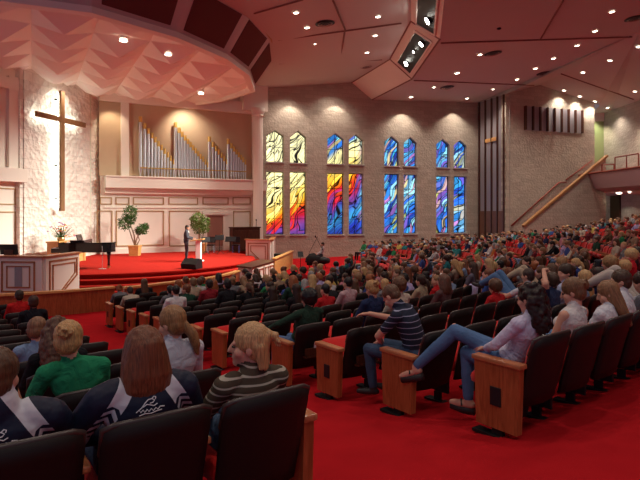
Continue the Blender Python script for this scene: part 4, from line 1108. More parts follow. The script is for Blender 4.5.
PIT = .59
def phiL(r): return -61.05 - (23.4 - r) * .5
BLOCKS = {
  'near': dict(start=lambda r: phiL(r), sgn=-1, end=lambda r: -112, rows=range(0, 13)),
  'middle': dict(start=lambda r: -54.6, sgn=1, end=lambda r: -25, rows=range(0, 13)),
  'far': dict(start=lambda r: -25 + math.degrees(1.5 / r), sgn=1, end=lambda r: 7, rows=range(0, 23)),
  'window': dict(start=lambda r: 7 + math.degrees(1.5 / r), sgn=1, end=lambda r: 60, rows=range(3, 23)),
}
RS = [11.36 + .966 * j for j in range(10)] + [21.1, 22.25, 23.4]
RS[9] = 20.05
def rowr(k): return RS[k] if k < 13 else 23.4 + 1.0 * (k - 12)
def in_room(x, y):
    if x > RX - .8: return False
    if x < wallE.x + .3 and y > WY0 + WS * (x - WX0) - 1.3: return False
    if x >= wallE.x + .3 and y > BY0 + WS * (x - BX0) - 2.6: return False
    if x < -0.3 and y > 22.5: return False
    if x < 2.6 and y > 26.0: return False
    if (Vector((x, y)) - S).length < 11.7: return False
    return True
NU = Vector((-.583, .812)); NX = Vector((.812, .583)); NC = Vector((-.50, 3.22)) + NU * 45
def seat_at(bn, k, i):
    if bn == 'near':
        rr = 45 + rowr(k) - 23.4; th = -(i * PIT) / rr; f = Matrix.Rotation(th, 2) @ NU
        if f.x * NU.y - f.y * NU.x > 0 and th < 0: f = Matrix.Rotation(-th, 2) @ NU
        f = Vector((NU.x * math.cos(th) - NU.y * math.sin(th), NU.x * math.sin(th) + NU.y * math.cos(th)))
        p = NC - f * rr; return p, math.atan2(-f.x, f.y), th
    r = rowr(k); b = BLOCKS[bn]; ph = b['start'](r) + b['sgn'] * math.degrees((i * PIT + PIT / 2 + .05) / r)
    return pol(r, ph), math.radians(ph + 90), ph
chairs = []
for bn, b in BLOCKS.items():
    for k in b['rows']:
        if bn in ('far', 'window') and k == 13: continue
        r = rowr(k); i = 0; row = []
        while True:
            p, rz, ph = seat_at(bn, k, i)
            if (bn == 'near' and i > 18) or (b['sgn'] > 0 and ph > b['end'](r)): break
            if in_room(p.x, p.y): row.append((i, rz, p))
            i += 1
        for j, (i, rz, p) in enumerate(row):
            z = floor_z(p.x, p.y); ph = math.degrees(rz) - 90
            chairs.append(dict(b=bn, k=k, i=i, ph=ph, p=p, z=z, rz=rz, first=(j == 0), last=(j == len(row) - 1), sgn=b['sgn'], j=j))
def visible(c, m=25):
    p = c['p']
    if p.y < .9: return False
    x, y = proj((p.x, p.y, c['z'] + .7))
    x2, y2 = proj((p.x, p.y, c['z'] + 1.0))
    w = F / p.y * .3
    return -w - 4 < x < 640 + w + 4 and y2 < 482 + w
chairs = [c for c in chairs if visible(c)]
for c in chairs: c['d'] = c['p'].length; c['px'] = proj((c['p'].x, c['p'].y, c['z'] + 1.1))
chairs.sort(key=lambda c: c['d'])
def find(bn, k, i):
    for c in chairs:
        if (c['b'], c['k'], c['i']) == (bn, k, i): return c
    p, rz, ph = seat_at(bn, k, i)
    return dict(b=bn, k=k, i=i, ph=math.degrees(rz) - 90, p=p, z=floor_z(p.x, p.y), rz=rz, first=False, last=False, sgn=BLOCKS[bn]['sgn'], d=p.length, ghost=True)
BNAME = {'near': 'camera-side block', 'middle': 'middle block', 'far': 'block beyond', 'window': 'window-side block'}
KMIN = {}
for c in chairs: KMIN[c['b']] = min(KMIN.get(c['b'], 99), c['k'])
CARD = 'one two three four five six seven eight nine ten eleven twelve thirteen fourteen fifteen sixteen seventeen eighteen nineteen'.split()
def card(n):
    if n < 20: return CARD[n - 1]
    t, u = divmod(n, 10); return ['', '', 'twenty', 'thirty', 'forty', 'fifty'][t] + ('-' + CARD[u - 1] if u else '')
def where(c): return '%s, row %s, seat %s' % (BNAME[c['b']], card(c['k'] - KMIN[c['b']] + 1), card(c['j'] + 1))
def add_chair(c, occupied):
    rnd = random.Random(c['k'] * 100 + c['i'] + len(c['b']))
    t = thing('theatre_chair', (c['p'].x, c['p'].y, c['z']), ('occupied' if occupied else 'empty') + ' black-backed chair, ' + where(c), 'chair', rz=c['rz'], group='black and red theatre chairs')
    sh = link(shell_me, 'backrest', t); link(cush_me, 'back_cushion', t); link(seat_dn if occupied else seat_up, 'seat', t)
    if c['d'] < 14: link(edge_me, 'edge_trim', sh)
    if c['d'] < 11 and c['k'] < 12 and rnd.random() < .35:
        rk = link(rack_me, 'book_rack', t); link(card_me, 'card', rk)
    outer = -1 if c['sgn'] > 0 else 1   # side toward the aisle where the row starts
    e1 = c['first']; e2 = c['last']
    sides = []
    for sd, isend in ((outer, e1), (-outer, e2)):
        if isend:
            pn = link(pan_me, 'end_panel', t); pn.location.x = sd * (.285 + .03)
            q = link(cap_me, 'armrest_cap', pn)
            if c['k'] % 2 == 0: q = link(plate_me, 'plate', pn); q.location.x = sd * .038
            q = link(foot_me, 'foot', t); q.location.x = sd * .315
        elif sd == outer:
            q = link(arm_me, 'armrest', t); q.location.x = sd * .283
            q = link(stand_me, 'stand', t); q.location.x = sd * .283
    return t
# ---------------------------------------------------------------- people
def objcol(name, rough=.85, bump=.55, bscale=9, stripes=None, jit=.0, spec=.1):
    m, nt, b = new_mat(name); oi = nt.nodes.new('ShaderNodeObjectInfo')
    nt.links.new(oi.outputs['Color'], b.inputs['Base Color']); b.inputs['Roughness'].default_value = rough; b.inputs['Specular IOR Level'].default_value = spec
    tc = nt.nodes.new('ShaderNodeTexCoord'); n = nt.nodes.new('ShaderNodeTexNoise'); n.inputs['Scale'].default_value = bscale; nt.links.new(tc.outputs['Object'], n.inputs['Vector'])
    bp = nt.nodes.new('ShaderNodeBump'); bp.inputs['Strength'].default_value = bump; bp.inputs['Distance'].default_value = .05; n.inputs['Detail'].default_value = 3; n.inputs['Distortion'].default_value = 1.5
    nt.links.new(n.outputs['Fac'], bp.inputs['Height']); nt.links.new(bp.outputs[0], b.inputs['Normal'])
    return m
def hairmat(name, obj=True, col=None):
    m, nt, b = new_mat(name); tc = nt.nodes.new('ShaderNodeTexCoord'); mp = nt.nodes.new('ShaderNodeMapping'); mp.inputs['Scale'].default_value = (1, 1, .06)
    n = nt.nodes.new('ShaderNodeTexNoise'); n.inputs['Scale'].default_value = 165; n.inputs['Detail'].default_value = 3
    nt.links.new(tc.outputs['Object'], mp.inputs[0]); nt.links.new(mp.outputs[0], n.inputs['Vector'])
    mx = nt.nodes.new('ShaderNodeMix'); mx.data_type = 'RGBA'; mx.blend_type = 'MULTIPLY'; mx.inputs[0].default_value = 1
    cr = nt.nodes.new('ShaderNodeValToRGB'); cr.color_ramp.elements[0].position = .35; cr.color_ramp.elements[0].color = (.58, .58, .58, 1); cr.color_ramp.elements[1].position = .65; cr.color_ramp.elements[1].color = (1.22, 1.22, 1.22, 1)
    oi = nt.nodes.new('ShaderNodeObjectInfo'); nt.links.new(oi.outputs['Color'], mx.inputs[6]); nt.links.new(n.outputs['Fac'], cr.inputs[0]); nt.links.new(cr.outputs[0], mx.inputs[7])
    nt.links.new(mx.outputs[2], b.inputs['Base Color']); b.inputs['Roughness'].default_value = .45; b.inputs['Specular IOR Level'].default_value = .35
    bp = nt.nodes.new('ShaderNodeBump'); bp.inputs['Strength'].default_value = .35; bp.inputs['Distance'].default_value = .008
    nt.links.new(n.outputs['Fac'], bp.inputs['Height']); nt.links.new(bp.outputs[0], b.inputs['Normal'])
    return m
M['hair'] = hairmat('hair_strands')
M['shirt'] = objcol('cloth_top', stripes=None)
m, nt, b = new_mat('trousers_cloth'); oi = nt.nodes.new('ShaderNodeObjectInfo'); cr = nt.nodes.new('ShaderNodeValToRGB'); cr.color_ramp.interpolation = 'CONSTANT'
for i, (p, c) in enumerate(((0, (.07, .13, .26)), (.3, (.14, .22, .38)), (.5, (.03, .035, .05)), (.72, (.30, .25, .18)), (.86, (.05, .08, .17)))):
    e = cr.color_ramp.elements[i] if i < 2 else cr.color_ramp.elements.new(p); e.position = p; e.color = c + (1,)
nt.links.new(oi.outputs['Random'], cr.inputs[0]); nt.links.new(cr.outputs[0], b.inputs['Base Color']); b.inputs['Roughness'].default_value = .9
M['pants'] = m
M['denim'] = mat('blue_denim', (.085, .155, .29, 1), .9, var=.35, scale=7, bump=.4, bscale=40, spec=.1)
M['dkdenim'] = mat('dark_denim', (.045, .075, .13, 1), .9, var=.3, scale=7, bump=.4, bscale=40, spec=.1)
M['skin'] = mat('skin', (.58, .30, .21, 1), .55, var=.08, scale=9, spec=.25)
M['shoe'] = mat('dark_shoe', (.03, .025, .025, 1), .5)
M['sole'] = mat('pale_shoe_sole', (.6, .58, .6, 1), .6)
M['eyewhite'] = mat('eye', (.05, .03, .02, 1), .2)
M['lip'] = mat('lips', (.45, .14, .12, 1), .5)

def V(*a): return Vector(a)
BULK = [0.0]
class Body:
    """collects tapered limbs and flattened trunk sections, fuses them into one continuous surface"""
    def __init__(s): s.mb = MB(); s.prim = []
    def limb(s, a, ra, b, rb, tag_, n=12, flat=None):
        if tag_ == 'shirt': ra += BULK[0]; rb += BULK[0]
        a, b = Vector(a), Vector(b); d = (b - a); L = d.length; d.normalize() if L > 1e-6 else None
        u = d.cross(V(0, 0, 1) if abs(d.z) < .9 else V(1, 0, 0)).normalized(); w = d.cross(u).normalized()
        fl = flat or 1.0
        rings = []
        for t in (-.98, -.85, -.5, 0): rings.append((a + d * (t * ra), ra * math.sqrt(max(0, 1 - t * t))))
        for t in (0, .5, .85, .98): rings.append((b + d * (t * rb), rb * math.sqrt(max(0, 1 - t * t))))
        s.mb.ring([[c + (u * math.cos(2 * PI * k / n) + w * math.sin(2 * PI * k / n) * fl) * r for k in range(n)] for c, r in rings])
        s.prim.append((np.array(a), ra, np.array(b), rb, tag_))
    def trunk(s, st, tag_, n=18):
        """st: list of (center, rx, ry, side vector)"""
        rings = []
        if tag_ == 'shirt': st = [(c, rx + BULK[0] * 1.2, ry + BULK[0] * 1.2, sv) for c, rx, ry, sv in st]
        for i, (c, rx, ry, sv) in enumerate(st):
            c = Vector(c); t = (Vector(st[min(i + 1, len(st) - 1)][0]) - Vector(st[max(i - 1, 0)][0])).normalized()
            x = (sv - t * sv.dot(t)).normalized(); y = t.cross(x).normalized()
            def sup(v): return math.copysign(abs(v) ** .85, v)
            rings.append([c + x * rx * sup(math.cos(2 * PI * k / n)) + y * ry * sup(math.sin(2 * PI * k / n)) for k in range(n)])
        # rounded ends
        def shrink(r, k, off): c = sum(r, Vector()) / len(r); return [c + (p - c) * k + off for p in r]
        t0 = (Vector(st[0][0]) - Vector(st[1][0])).normalized() * .03; t1 = (Vector(st[-1][0]) - Vector(st[-2][0])).normalized() * .02
        rings = [shrink(rings[0], .5, t0 * 1.6), shrink(rings[0], .85, t0)] + rings + [shrink(rings[-1], .7, t1)]
        s.mb.ring(rings)
        for i in range(len(st) - 1):
            a, b = st[i], st[i + 1]
            for o in (-.5, 0, .5):
                s.prim.append((np.array(Vector(a[0]) + a[3] * a[1] * o), a[2], np.array(Vector(b[0]) + b[3] * b[1] * o), b[2], tag_))
    def ell(s, c, r, X=None, tag_='skin', n=16, m=10, fn=None):
        s.mb.ell(c, r, n, m, X, fn=fn)
        ra = sum(r) / 3; s.prim.append((np.array(Vector(c)), ra, np.array(Vector(c)) + 1e-4, ra, tag_))
    def finish(s, name, mats, voxel, smooth=2):
        me = s.mb.mesh('tmp', 'skin'); fix_normals(me)
        o = bpy.data.objects.new('tmp', me); COL.objects.link(o)
        md = o.modifiers.new('r', 'REMESH'); md.mode = 'VOXEL'; md.voxel_size = voxel; md.adaptivity = 0
        if smooth:
            ms = o.modifiers.new('s', 'SMOOTH'); ms.factor = .5; ms.iterations = smooth
        bpy.context.view_layer.update(); dg = bpy.context.evaluated_depsgraph_get()
        nm = bpy.data.meshes.new_from_object(o.evaluated_get(dg)); bpy.data.objects.remove(o); nm.name = name
        tags = list(mats.keys()); nm.materials.clear()
        for t_ in tags: nm.materials.append(mats[t_] if not isinstance(mats[t_], str) else M[mats[t_]])
        if len(tags) > 1:
            n = len(nm.polygons); c = np.empty(n * 3); nm.polygons.foreach_get('center', c); c = c.reshape(-1, 3)
            best = np.full(n, 9e9); bi = np.zeros(n, int)
            for a, ra, b, rb, tg in s.prim:
                ab = b - a; t = np.clip(((c - a) @ ab) / max(1e-9, ab @ ab), 0, 1)
                dist = np.linalg.norm(c - (a + t[:, None] * ab), axis=1) - (ra + (rb - ra) * t)
                if tg == 'skin': dist = dist + .002
                mk = dist < best; best[mk] = dist[mk]; bi[mk] = tags.index(tg if tg in tags else 'skin')
            nm.polygons.foreach_set('material_index', bi.astype(np.int32))
        nm.polygons.foreach_set('use_smooth', [True] * len(nm.polygons)); nm.update()
        return nm
def head_rot(yaw, pitch, roll=0):  # yaw: + turns to own left; pitch: + nods down
    return (Matrix.Rotation(yaw, 3, 'Z') @ Matrix.Rotation(-pitch, 3, 'X') @ Matrix.Rotation(roll, 3, 'Y'))
def hand(B, w, d, palm, det, side, curl=.5, tag_='skin'):
    """w wrist, d direction, palm normal"""
    d = d.normalized(); pn = (palm - d * palm.dot(d)).normalized(); sx = d.cross(pn).normalized() * side
    c = w + d * .05
    if not det:
        B.limb(w, .026, w + d * .08, .034, tag_, flat=.6); B.limb(w + d * .08, .03, w + d * .14 + pn * .03, .018, tag_, flat=.7)
        B.limb(w + d * .03, .016, w + d * .09 + sx * .045, .012, tag_); return
    for o in (-.028, -.010, .010, .028):
        B.limb(w + d * .005 + sx * o * .6, .018, w + d * .088 + sx * o, .0135, tag_, n=8)
    for i, (o, L) in enumerate(((.033, .070), (.012, .080), (-.010, .075), (-.031, .058))):
        p = w + d * .09 + sx * o; a = 0
        for k, f in enumerate((.45, .32, .23)):
            a += curl * (.35 + .3 * k); q = p + (d * math.cos(a) + pn * math.sin(a)) * L * f; B.limb(p, .0098 - .001 * k, q, .009 - .001 * k, tag_, n=8); p = q
    p = w + d * .025 + sx * .026; q = p + (d * .6 + sx * .75 + pn * .25).normalized() * .04; B.limb(p, .014, q, .011, tag_, n=8); B.limb(q, .011, q + (d * .9 + sx * .35 + pn * .35).normalized() * .034, .0085, tag_, n=8)

def default_joints():
    return dict(pelvis=V(0, -.10, .545), waist=V(0, -.17, .70), chest=V(0, -.23, .90), neck=V(0, -.235, 1.045), head=V(0, -.205, 1.175), yaw=0, pitch=.1, roll=0,
                shL=V(-.175, -.235, .985), shR=V(.175, -.235, .985), elL=V(-.235, -.13, .74), elR=V(.235, -.13, .74), wrL=V(-.12, .10, .63), wrR=V(.12, .10, .63),
                hdL=V(.3, 1, -.25), hdR=V(-.3, 1, -.25), plL=V(0, -.2, -1), plR=V(0, -.2, -1),
                hipL=V(-.09, -.08, .53), hipR=V(.09, -.08, .53), knL=V(-.12, .36, .52), knR=V(.12, .36, .52), anL=V(-.12, .40, .10), anR=V(.12, .40, .10), ftL=V(-.02, 1, 0), ftR=V(.02, 1, 0), scale=1.0, w=1.0)
def human(name, J, mats, sleeves='short', det=False, voxel=.02, skirt=False, shoes=True, collar=False, female=False):
    D = default_joints(); D.update(J); J = D; B = Body(); w = J['w']
    side = (J['shR'] - J['shL']).normalized(); hs = (J['hipR'] - J['hipL']).normalized()
    up = (J['neck'] - J['chest']).normalized(); fwd = up.cross(side)
    fr = J['chest'].lerp(J['neck'], .0); waistw = .125 if female else .145
    st = [(J['pelvis'] + V(0, -.01, -.05), .165 * w, .115, hs), (J['pelvis'].lerp(J['waist'], .4), .165 * w, .115, hs), (J['waist'], waistw * w, .10, side.lerp(hs, .5)), (J['waist'].lerp(J['chest'], .5), (waistw + .012) * w, .108, side),
          (J['chest'], .168 * w, .112, side), (J['chest'].lerp(J['neck'], .55), .165 * w, .090, side), (J['chest'].lerp(J['neck'], .85), .115 * w, .065, side), (J['neck'] + up * .005, .065, .055, side)]
    B.trunk(st[:2], 'pants'); B.trunk(st[1:], 'shirt')
    if female: 
        for q in (-1, 1): B.ell(J['chest'] + side * q * .075 - fwd * -.0 + (side.cross(up)) * -.0 + (up.cross(side)) * .085, (.058, .05, .055), tag_='shirt')
    # neck and head
    Hr = head_rot(J['yaw'], J['pitch'], J['roll']); h = J['head']
    B.limb(J['neck'] - up * .02, .058, h + Hr @ V(0, -.015, -.06), .052, 'skin')
    if collar: B.limb(J['neck'] - up * .01, .07, J['neck'] + up * .022, .066, 'shirt')
    B.ell(h + Hr @ V(0, -.012, .030), (.075, .094, .088), Hr)
    B.ell(h + Hr @ V(0, .022, -.038), (.060, .066, .080), Hr)
    B.ell(h + Hr @ V(0, .062, -.088), (.030, .026, .026), Hr)                       # chin
    B.limb(h + Hr @ V(0, .088, .012), .009, h + Hr @ V(0, .106, -.026), .014, 'skin', n=8)   # nose
    B.limb(h + Hr @ V(-.035, .078, .018), .010, h + Hr @ V(.035, .078, .018), .010, 'skin', n=8)  # brow
    B.limb(h + Hr @ V(-.018, .084, -.058), .008, h + Hr @ V(.018, .084, -.058), .008, 'skin', n=8)  # lips
    for q in (-1, 1):
        B.ell(h + Hr @ V(q * .078, -.008, -.012), (.010, .020, .032), Hr)
        B.ell(h + Hr @ V(q * .045, .050, -.030), (.026, .030, .028), Hr)         # cheek
    for sd, q in (('L', -1), ('R', 1)):
        sh, el, wr, hd = J['sh' + sd], J['el' + sd], J['wr' + sd], J['hd' + sd]
        B.ell(sh, (.062, .062, .060) if sleeves != 'none' else (.046, .046, .046), tag_='shirt' if sleeves != 'none' else 'skin')
        B.limb(sh.lerp(J['neck'], .35) + up * .0, (.055 if sleeves != 'none' else .042), sh, (.056 if sleeves != 'none' else .045), 'shirt' if sleeves != 'none' else 'skin')
        if sleeves == 'none': up_t, fo_t = 'skin', 'skin'
        elif sleeves == 'short': up_t, fo_t = 'half', 'skin'
        else: up_t, fo_t = 'shirt', 'shirt'
        if up_t == 'half':
            m_ = sh.lerp(el, .62); B.limb(sh, .058, m_, .052, 'shirt'); B.limb(m_, .044, el, .039, 'skin')
        else: B.limb(sh, .056 if up_t == 'shirt' else .047, el, .045 if up_t == 'shirt' else .038, up_t)
        fe = wr if fo_t == 'skin' else el.lerp(wr, .93)
        B.limb(el, .044 if fo_t == 'shirt' else .038, fe, .034 if fo_t == 'shirt' else .026, fo_t)
        if fo_t == 'shirt': B.limb(fe, .027, wr, .025, 'skin')
        hand(B, wr, hd.normalized(), J['pl' + sd], det, -q)
        hp, kn, an, ft = J['hip' + sd], J['kn' + sd], J['an' + sd], J['ft' + sd].normalized()
        B.limb(hp, .100 * w, kn, .066, 'pants'); B.ell(kn, (.066, .066, .066), tag_='pants')
        B.limb(kn, .064, kn.lerp(an, .42) + V(0, -.008, 0), .060, 'pants'); B.limb(kn.lerp(an, .42), .060, an.lerp(kn, .06), .048, 'pants')
        sh_t = 'shoe' if shoes else 'skin'
        B.limb(an, .040, an + V(0, 0, -.04) + ft * -.01, .042, sh_t); B.limb(an + V(0, 0, -.045) - ft * .03, .038, an + V(0, 0, -.055) + ft * .10, .038, sh_t, flat=.9); B.limb(an + V(0, 0, -.055) + ft * .08, .038, an + V(0, 0, -.062) + ft * .16, .030, sh_t)
    me = B.finish(name, mats, voxel, 3 if voxel < .015 else 1)
    return me, J, Hr

def hair_mesh(style, seed=0, voxel=.010, amp=.004):
    B = Body(); rnd = random.Random(seed)
    full = style not in ('short', 'crop', 'balding')
    k = {'crop': .003, 'short': .009, 'curly': .028, 'afro': .05}.get(style, .012)
    B.ell((0, -.022, .036), (.079 + k, .093 + k, .088 + k))
    if style == 'crop': B.ell((0, -.05, -.01), (.070, .055, .06))
    else: B.ell((0, -.048, -.010), (.076 + k * .6, .062 + k * .8, .085))
    if style in ('bob',):
        B.trunk([(V(0, -.03, .05), .092, .098, V(1, 0, 0)), (V(0, -.035, -.03), .112, .098, V(1, 0, 0)), (V(0, -.045, -.11), .124, .088, V(1, 0, 0)), (V(0, -.05, -.17), .118, .072, V(1, 0, 0)), (V(0, -.05, -.20), .10, .06, V(1, 0, 0))], 'h')
    if style in ('long', 'longwave'):
        B.trunk([(V(0, -.03, .03), .088, .085, V(1, 0, 0)), (V(0, -.045, -.08), .095, .078, V(1, 0, 0)), (V(0, -.062, -.18), .100, .060, V(1, 0, 0)), (V(0, -.075, -.27), .095, .045, V(1, 0, 0)), (V(0, -.08, -.34), .070, .03, V(1, 0, 0))], 'h')
    if style == 'pony':
        B.limb((0, -.10, .03), .028, (0, -.145, -.01), .032, 'h'); B.limb((0, -.145, -.01), .034, (0.01, -.165, -.10), .036, 'h'); B.limb((.01, -.165, -.10), .034, (.015, -.15, -.20), .018, 'h')
    if style == 'lowpony':
        B.limb((0.02, -.10, -.03), .035, (.05, -.13, -.10), .038, 'h'); B.limb((.05, -.13, -.10), .038, (.075, -.13, -.18), .036, 'h'); B.limb((.075, -.13, -.18), .034, (.085, -.12, -.25), .014, 'h')
    if style == 'stub':   # layered blond cut, the upper part caught in a small swept tail
        B.ell((0, -.05, .0), (.088, .07, .09)); B.ell((.0, -.095, .062), (.050, .045, .036)); B.ell((.01, -.13, .055), (.036, .040, .026))
        for q in range(14):
            a = -1.2 + 2.4 * q / 13; B.limb((math.sin(a) * .078, -.035 - math.cos(a) * .055, .01), .026, (math.sin(a) * .082, -.05 - math.cos(a) * .058, -.085 - rnd.uniform(0, .03)), .012, 'h')
        for q in range(6): B.limb((.01, -.13, .06), .018, (.01 + rnd.uniform(-.03, .03), -.155 - rnd.uniform(0, .02), .03 - rnd.uniform(0, .03)), .008, 'h')
    if style in ('bun', 'messybun'):
        c = V(0, -.118, .045 if style == 'bun' else .06); B.ell(c, (.048, .040, .046))
        for q in range(16 if style == 'messybun' else 4):
            d = V(rnd.gauss(0, 1), -abs(rnd.gauss(0, 1)) - .3, rnd.gauss(0, 1) - .4).normalized(); B.limb(c, .022, c + d * rnd.uniform(.045, .062), .009, 'h')
    if style in ('curly', 'afro', 'curlylong'):
        for q in range(70 if style != 'crop' else 0):
            d = V(rnd.gauss(0, 1), rnd.gauss(0, 1) - .5, rnd.gauss(0, 1) + .25).normalized()
            if d.y > .45 and d.z < .5: continue
            B.ell(V(d.x * .088, -.025 + d.y * .1, .03 + d.z * .1), (rnd.uniform(.018, .028),) * 3, n=8, m=6)
    if style == 'curlylong':
        for q in range(120):
            z = rnd.uniform(-.28, .02); f = 1 - max(0, -z - .14) * 2.4; a = rnd.uniform(PI * .95, PI * 2.05)
            B.ell(V(math.cos(a) * .095 * f, -.04 + math.sin(a) * .078 * f - .01, z), (rnd.uniform(.020, .030),) * 3, n=8, m=6)
        B.trunk([(V(0, -.04, .0), .085, .07, V(1, 0, 0)), (V(0, -.055, -.14), .085, .055, V(1, 0, 0)), (V(0, -.07, -.26), .055, .035, V(1, 0, 0))], 'h')
    me = B.finish('hair', {'h': 'hair', 'skin': 'hair'}, voxel, 1)
    n = len(me.vertices); co = np.empty(n * 3); me.vertices.foreach_get('co', co); co = co.reshape(-1, 3)
    no = np.empty(n * 3); me.vertices.foreach_get('normal', no); no = no.reshape(-1, 3)
    wav = 1.0 if style != 'longwave' else 2.2
    for i in range(n):
        p = co[i]; v = noise.noise(Vector((p[0] * 55, p[1] * 55, p[2] * 9 * wav)) + Vector((seed, 0, 0)))
        co[i] += no[i] * v * amp
    me.vertices.foreach_set('co', co.ravel()); me.materials.clear(); me.materials.append(M['hair']); me.update()
    return me

HC = {'blond': (.50, .30, .13), 'light brown': (.25, .13, .06), 'brown': (.10, .045, .022), 'dark brown': (.035, .016, .010), 'black': (.010, .007, .007), 'auburn': (.16, .05, .022), 'red': (.30, .09, .03), 'grey': (.30, .28, .27)}
SCOL = {'white': (.62, .60, .62), 'red': (.50, .02, .025), 'navy': (.02, .03, .09), 'black': (.018, .018, .022), 'grey': (.20, .20, .22), 'teal': (.03, .22, .24), 'dark green': (.025, .07, .045), 'green': (.03, .25, .10), 'light blue': (.25, .36, .55),
        'maroon': (.16, .02, .03), 'brown': (.12, .07, .04), 'tan': (.40, .30, .20), 'pink': (.60, .25, .32), 'lavender': (.42, .36, .62), 'yellow': (.6, .45, .12), 'blue': (.05, .10, .35), 'orange': (.55, .16, .04), 'cream': (.6, .54, .42)}

# shared far figures -------------------------------------------------------
far_bodies = []
def MATS(**k):
    d = {'skin': 'skin', 'shirt': 'shirt', 'pants': 'pants', 'shoe': 'shoe'}; d.update(k); return d
poses = [
    dict(),
    dict(head=V(.01, -.17, 1.165), pitch=.35, wrL=V(-.04, .12, .64), wrR=V(.04, .14, .64)),
    dict(elL=V(-.26, -.10, .76), wrL=V(.04, .0, .80), wrR=V(-.04, .02, .78), elR=V(.26, -.10, .76), hdL=V(1, .1, .1), hdR=V(-1, .1, .1), plL=V(0, -1, 0), plR=V(0, -1, 0)),
    dict(elR=V(.22, .02, .78), wrR=V(.07, -.06, 1.03), hdR=V(-.2, -.2, 1), plR=V(0, -1, 0), head=V(.02, -.16, 1.15), roll=.15, pitch=.15, chest=V(0, -.2, .89), neck=V(0, -.19, 1.03), shL=V(-.175, -.2, .98), shR=V(.175, -.2, .97)),
    dict(pelvis=V(0, -.02, .53), waist=V(0, -.10, .67), chest=V(0, -.2, .83), neck=V(0, -.235, .97), head=V(0, -.225, 1.10), shL=V(-.175, -.22, .91), shR=V(.175, -.22, .91), knL=V(-.13, .40, .60), anL=V(-.12, .48, .12), knR=V(.13, .38, .58), anR=V(.05, .55, .16)),
    dict(anL=V(-.05, .36, .10), knR=V(.04, .38, .66), anR=V(-.28, .36, .50), ftR=V(-.8, .5, .2), hipR=V(.09, -.08, .55)),
    dict(chest=V(0, -.05, .87), neck=V(0, .02, 1.0), head=V(0, .08, 1.10), pitch=.5, waist=V(0, -.11, .69), shL=V(-.175, .0, .94), shR=V(.175, .0, .94), elL=V(-.2, .18, .74), elR=V(.2, .18, .74), wrL=V(-.05, .36, .70), wrR=V(.05, .36, .70)),
    dict(yaw=.7, head=V(0, -.2, 1.175)),
]
for k, pz in enumerate(poses):
    me, J, Hr = human('seated_body', pz, MATS(), sleeves='short' if k % 2 else 'long', voxel=.022, female=(k in (0, 3, 7)))
    far_bodies.append((me, J, Hr))
SCOL = {k: tuple(x * .78 for x in v) for k, v in SCOL.items()}
HS = ['short', 'short', 'bob', 'long', 'pony', 'bun', 'curly', 'long', 'crop', 'messybun']
far_hair = {s: hair_mesh(s, i, .014, .004) for i, s in enumerate(dict.fromkeys(HS))}
HDESC = {'short': 'short {} hair', 'crop': 'cropped {} hair', 'bob': 'chin-length {} hair', 'long': 'long {} hair', 'pony': '{} ponytail', 'bun': '{} hair bun', 'curly': 'curly {} hair', 'messybun': 'messy {} bun'}
def add_person(me, J, Hr, style, hc, sc, loc, rz, label, group=None, scale=1.0, hairme=None, eyes=False):
    o = link(me, 'person'); o.location = loc; o.rotation_euler.z = rz; o.scale = (scale,) * 3
    o.color = tuple(SCOL.get(sc, (.3, .3, .3))) + (1,) if isinstance(sc, str) else tuple(sc) + (1,)
    tag(o, label, 'person', group)
    hm = hairme or far_hair[style]
    h = link(hm, 'hair', o); h.location = J['head']; h.rotation_mode = 'QUATERNION'; h.rotation_quaternion = Hr.to_quaternion()
    c = HC[hc] if isinstance(hc, str) else hc; h.color = tuple(c) + (1,)
    if eyes:
        for q in (-1, 1):
            e = link(eye_me, 'eye', o); e.location = J['head'] + Hr @ V(q * .031, .079, .003)
    return o
_b = MB(); _b.ell((0, 0, 0), (.012, .010, .008)); eye_me = _b.mesh('eye', 'eyewhite', True)
# ---------------------------------------------------------------- figures that stand out in the photograph
def stripe_mat(name, base, line, period, width, phase=0.0, tilt=0.0):
    m, nt, b = new_mat(name); tc = nt.nodes.new('ShaderNodeTexCoord'); sp = nt.nodes.new('ShaderNodeSeparateXYZ'); nt.links.new(tc.outputs['Object'], sp.inputs[0])
    def mt(op, a, c, d=None):
        x = nt.nodes.new('ShaderNodeMath'); x.operation = op
        for i, v in enumerate((a, c, d)):
            if v is None: continue
            if isinstance(v, (int, float)): x.inputs[i].default_value = v
            else: nt.links.new(v, x.inputs[i])
        return x.outputs[0]
    nz = nt.nodes.new('ShaderNodeTexNoise'); nz.inputs['Scale'].default_value = 5; nt.links.new(tc.outputs['Object'], nz.inputs[0])
    q = mt('ADD', mt('ADD', mt('MULTIPLY', sp.outputs['Y'], tilt), sp.outputs['Z']), mt('MULTIPLY', nz.outputs['Fac'], .02))
    fr_ = mt('FRACT', mt('ADD', mt('DIVIDE', q, period), 5 + phase), None)
    f = mt('LESS_THAN', fr_, width)
    mx = nt.nodes.new('ShaderNodeMix'); mx.data_type = 'RGBA'; mx.inputs[6].default_value = tuple(base) + (1,); mx.inputs[7].default_value = tuple(line) + (1,)
    nt.links.new(f, mx.inputs[0]); nt.links.new(mx.outputs[2], b.inputs['Base Color']); b.inputs['Roughness'].default_value = .9; b.inputs['Specular IOR Level'].default_value = .1
    bp = nt.nodes.new('ShaderNodeBump'); bp.inputs['Strength'].default_value = .35; bp.inputs['Distance'].default_value = .03; nt.links.new(nz.outputs['Fac'], bp.inputs['Height']); nt.links.new(bp.outputs[0], b.inputs['Normal'])
    return m
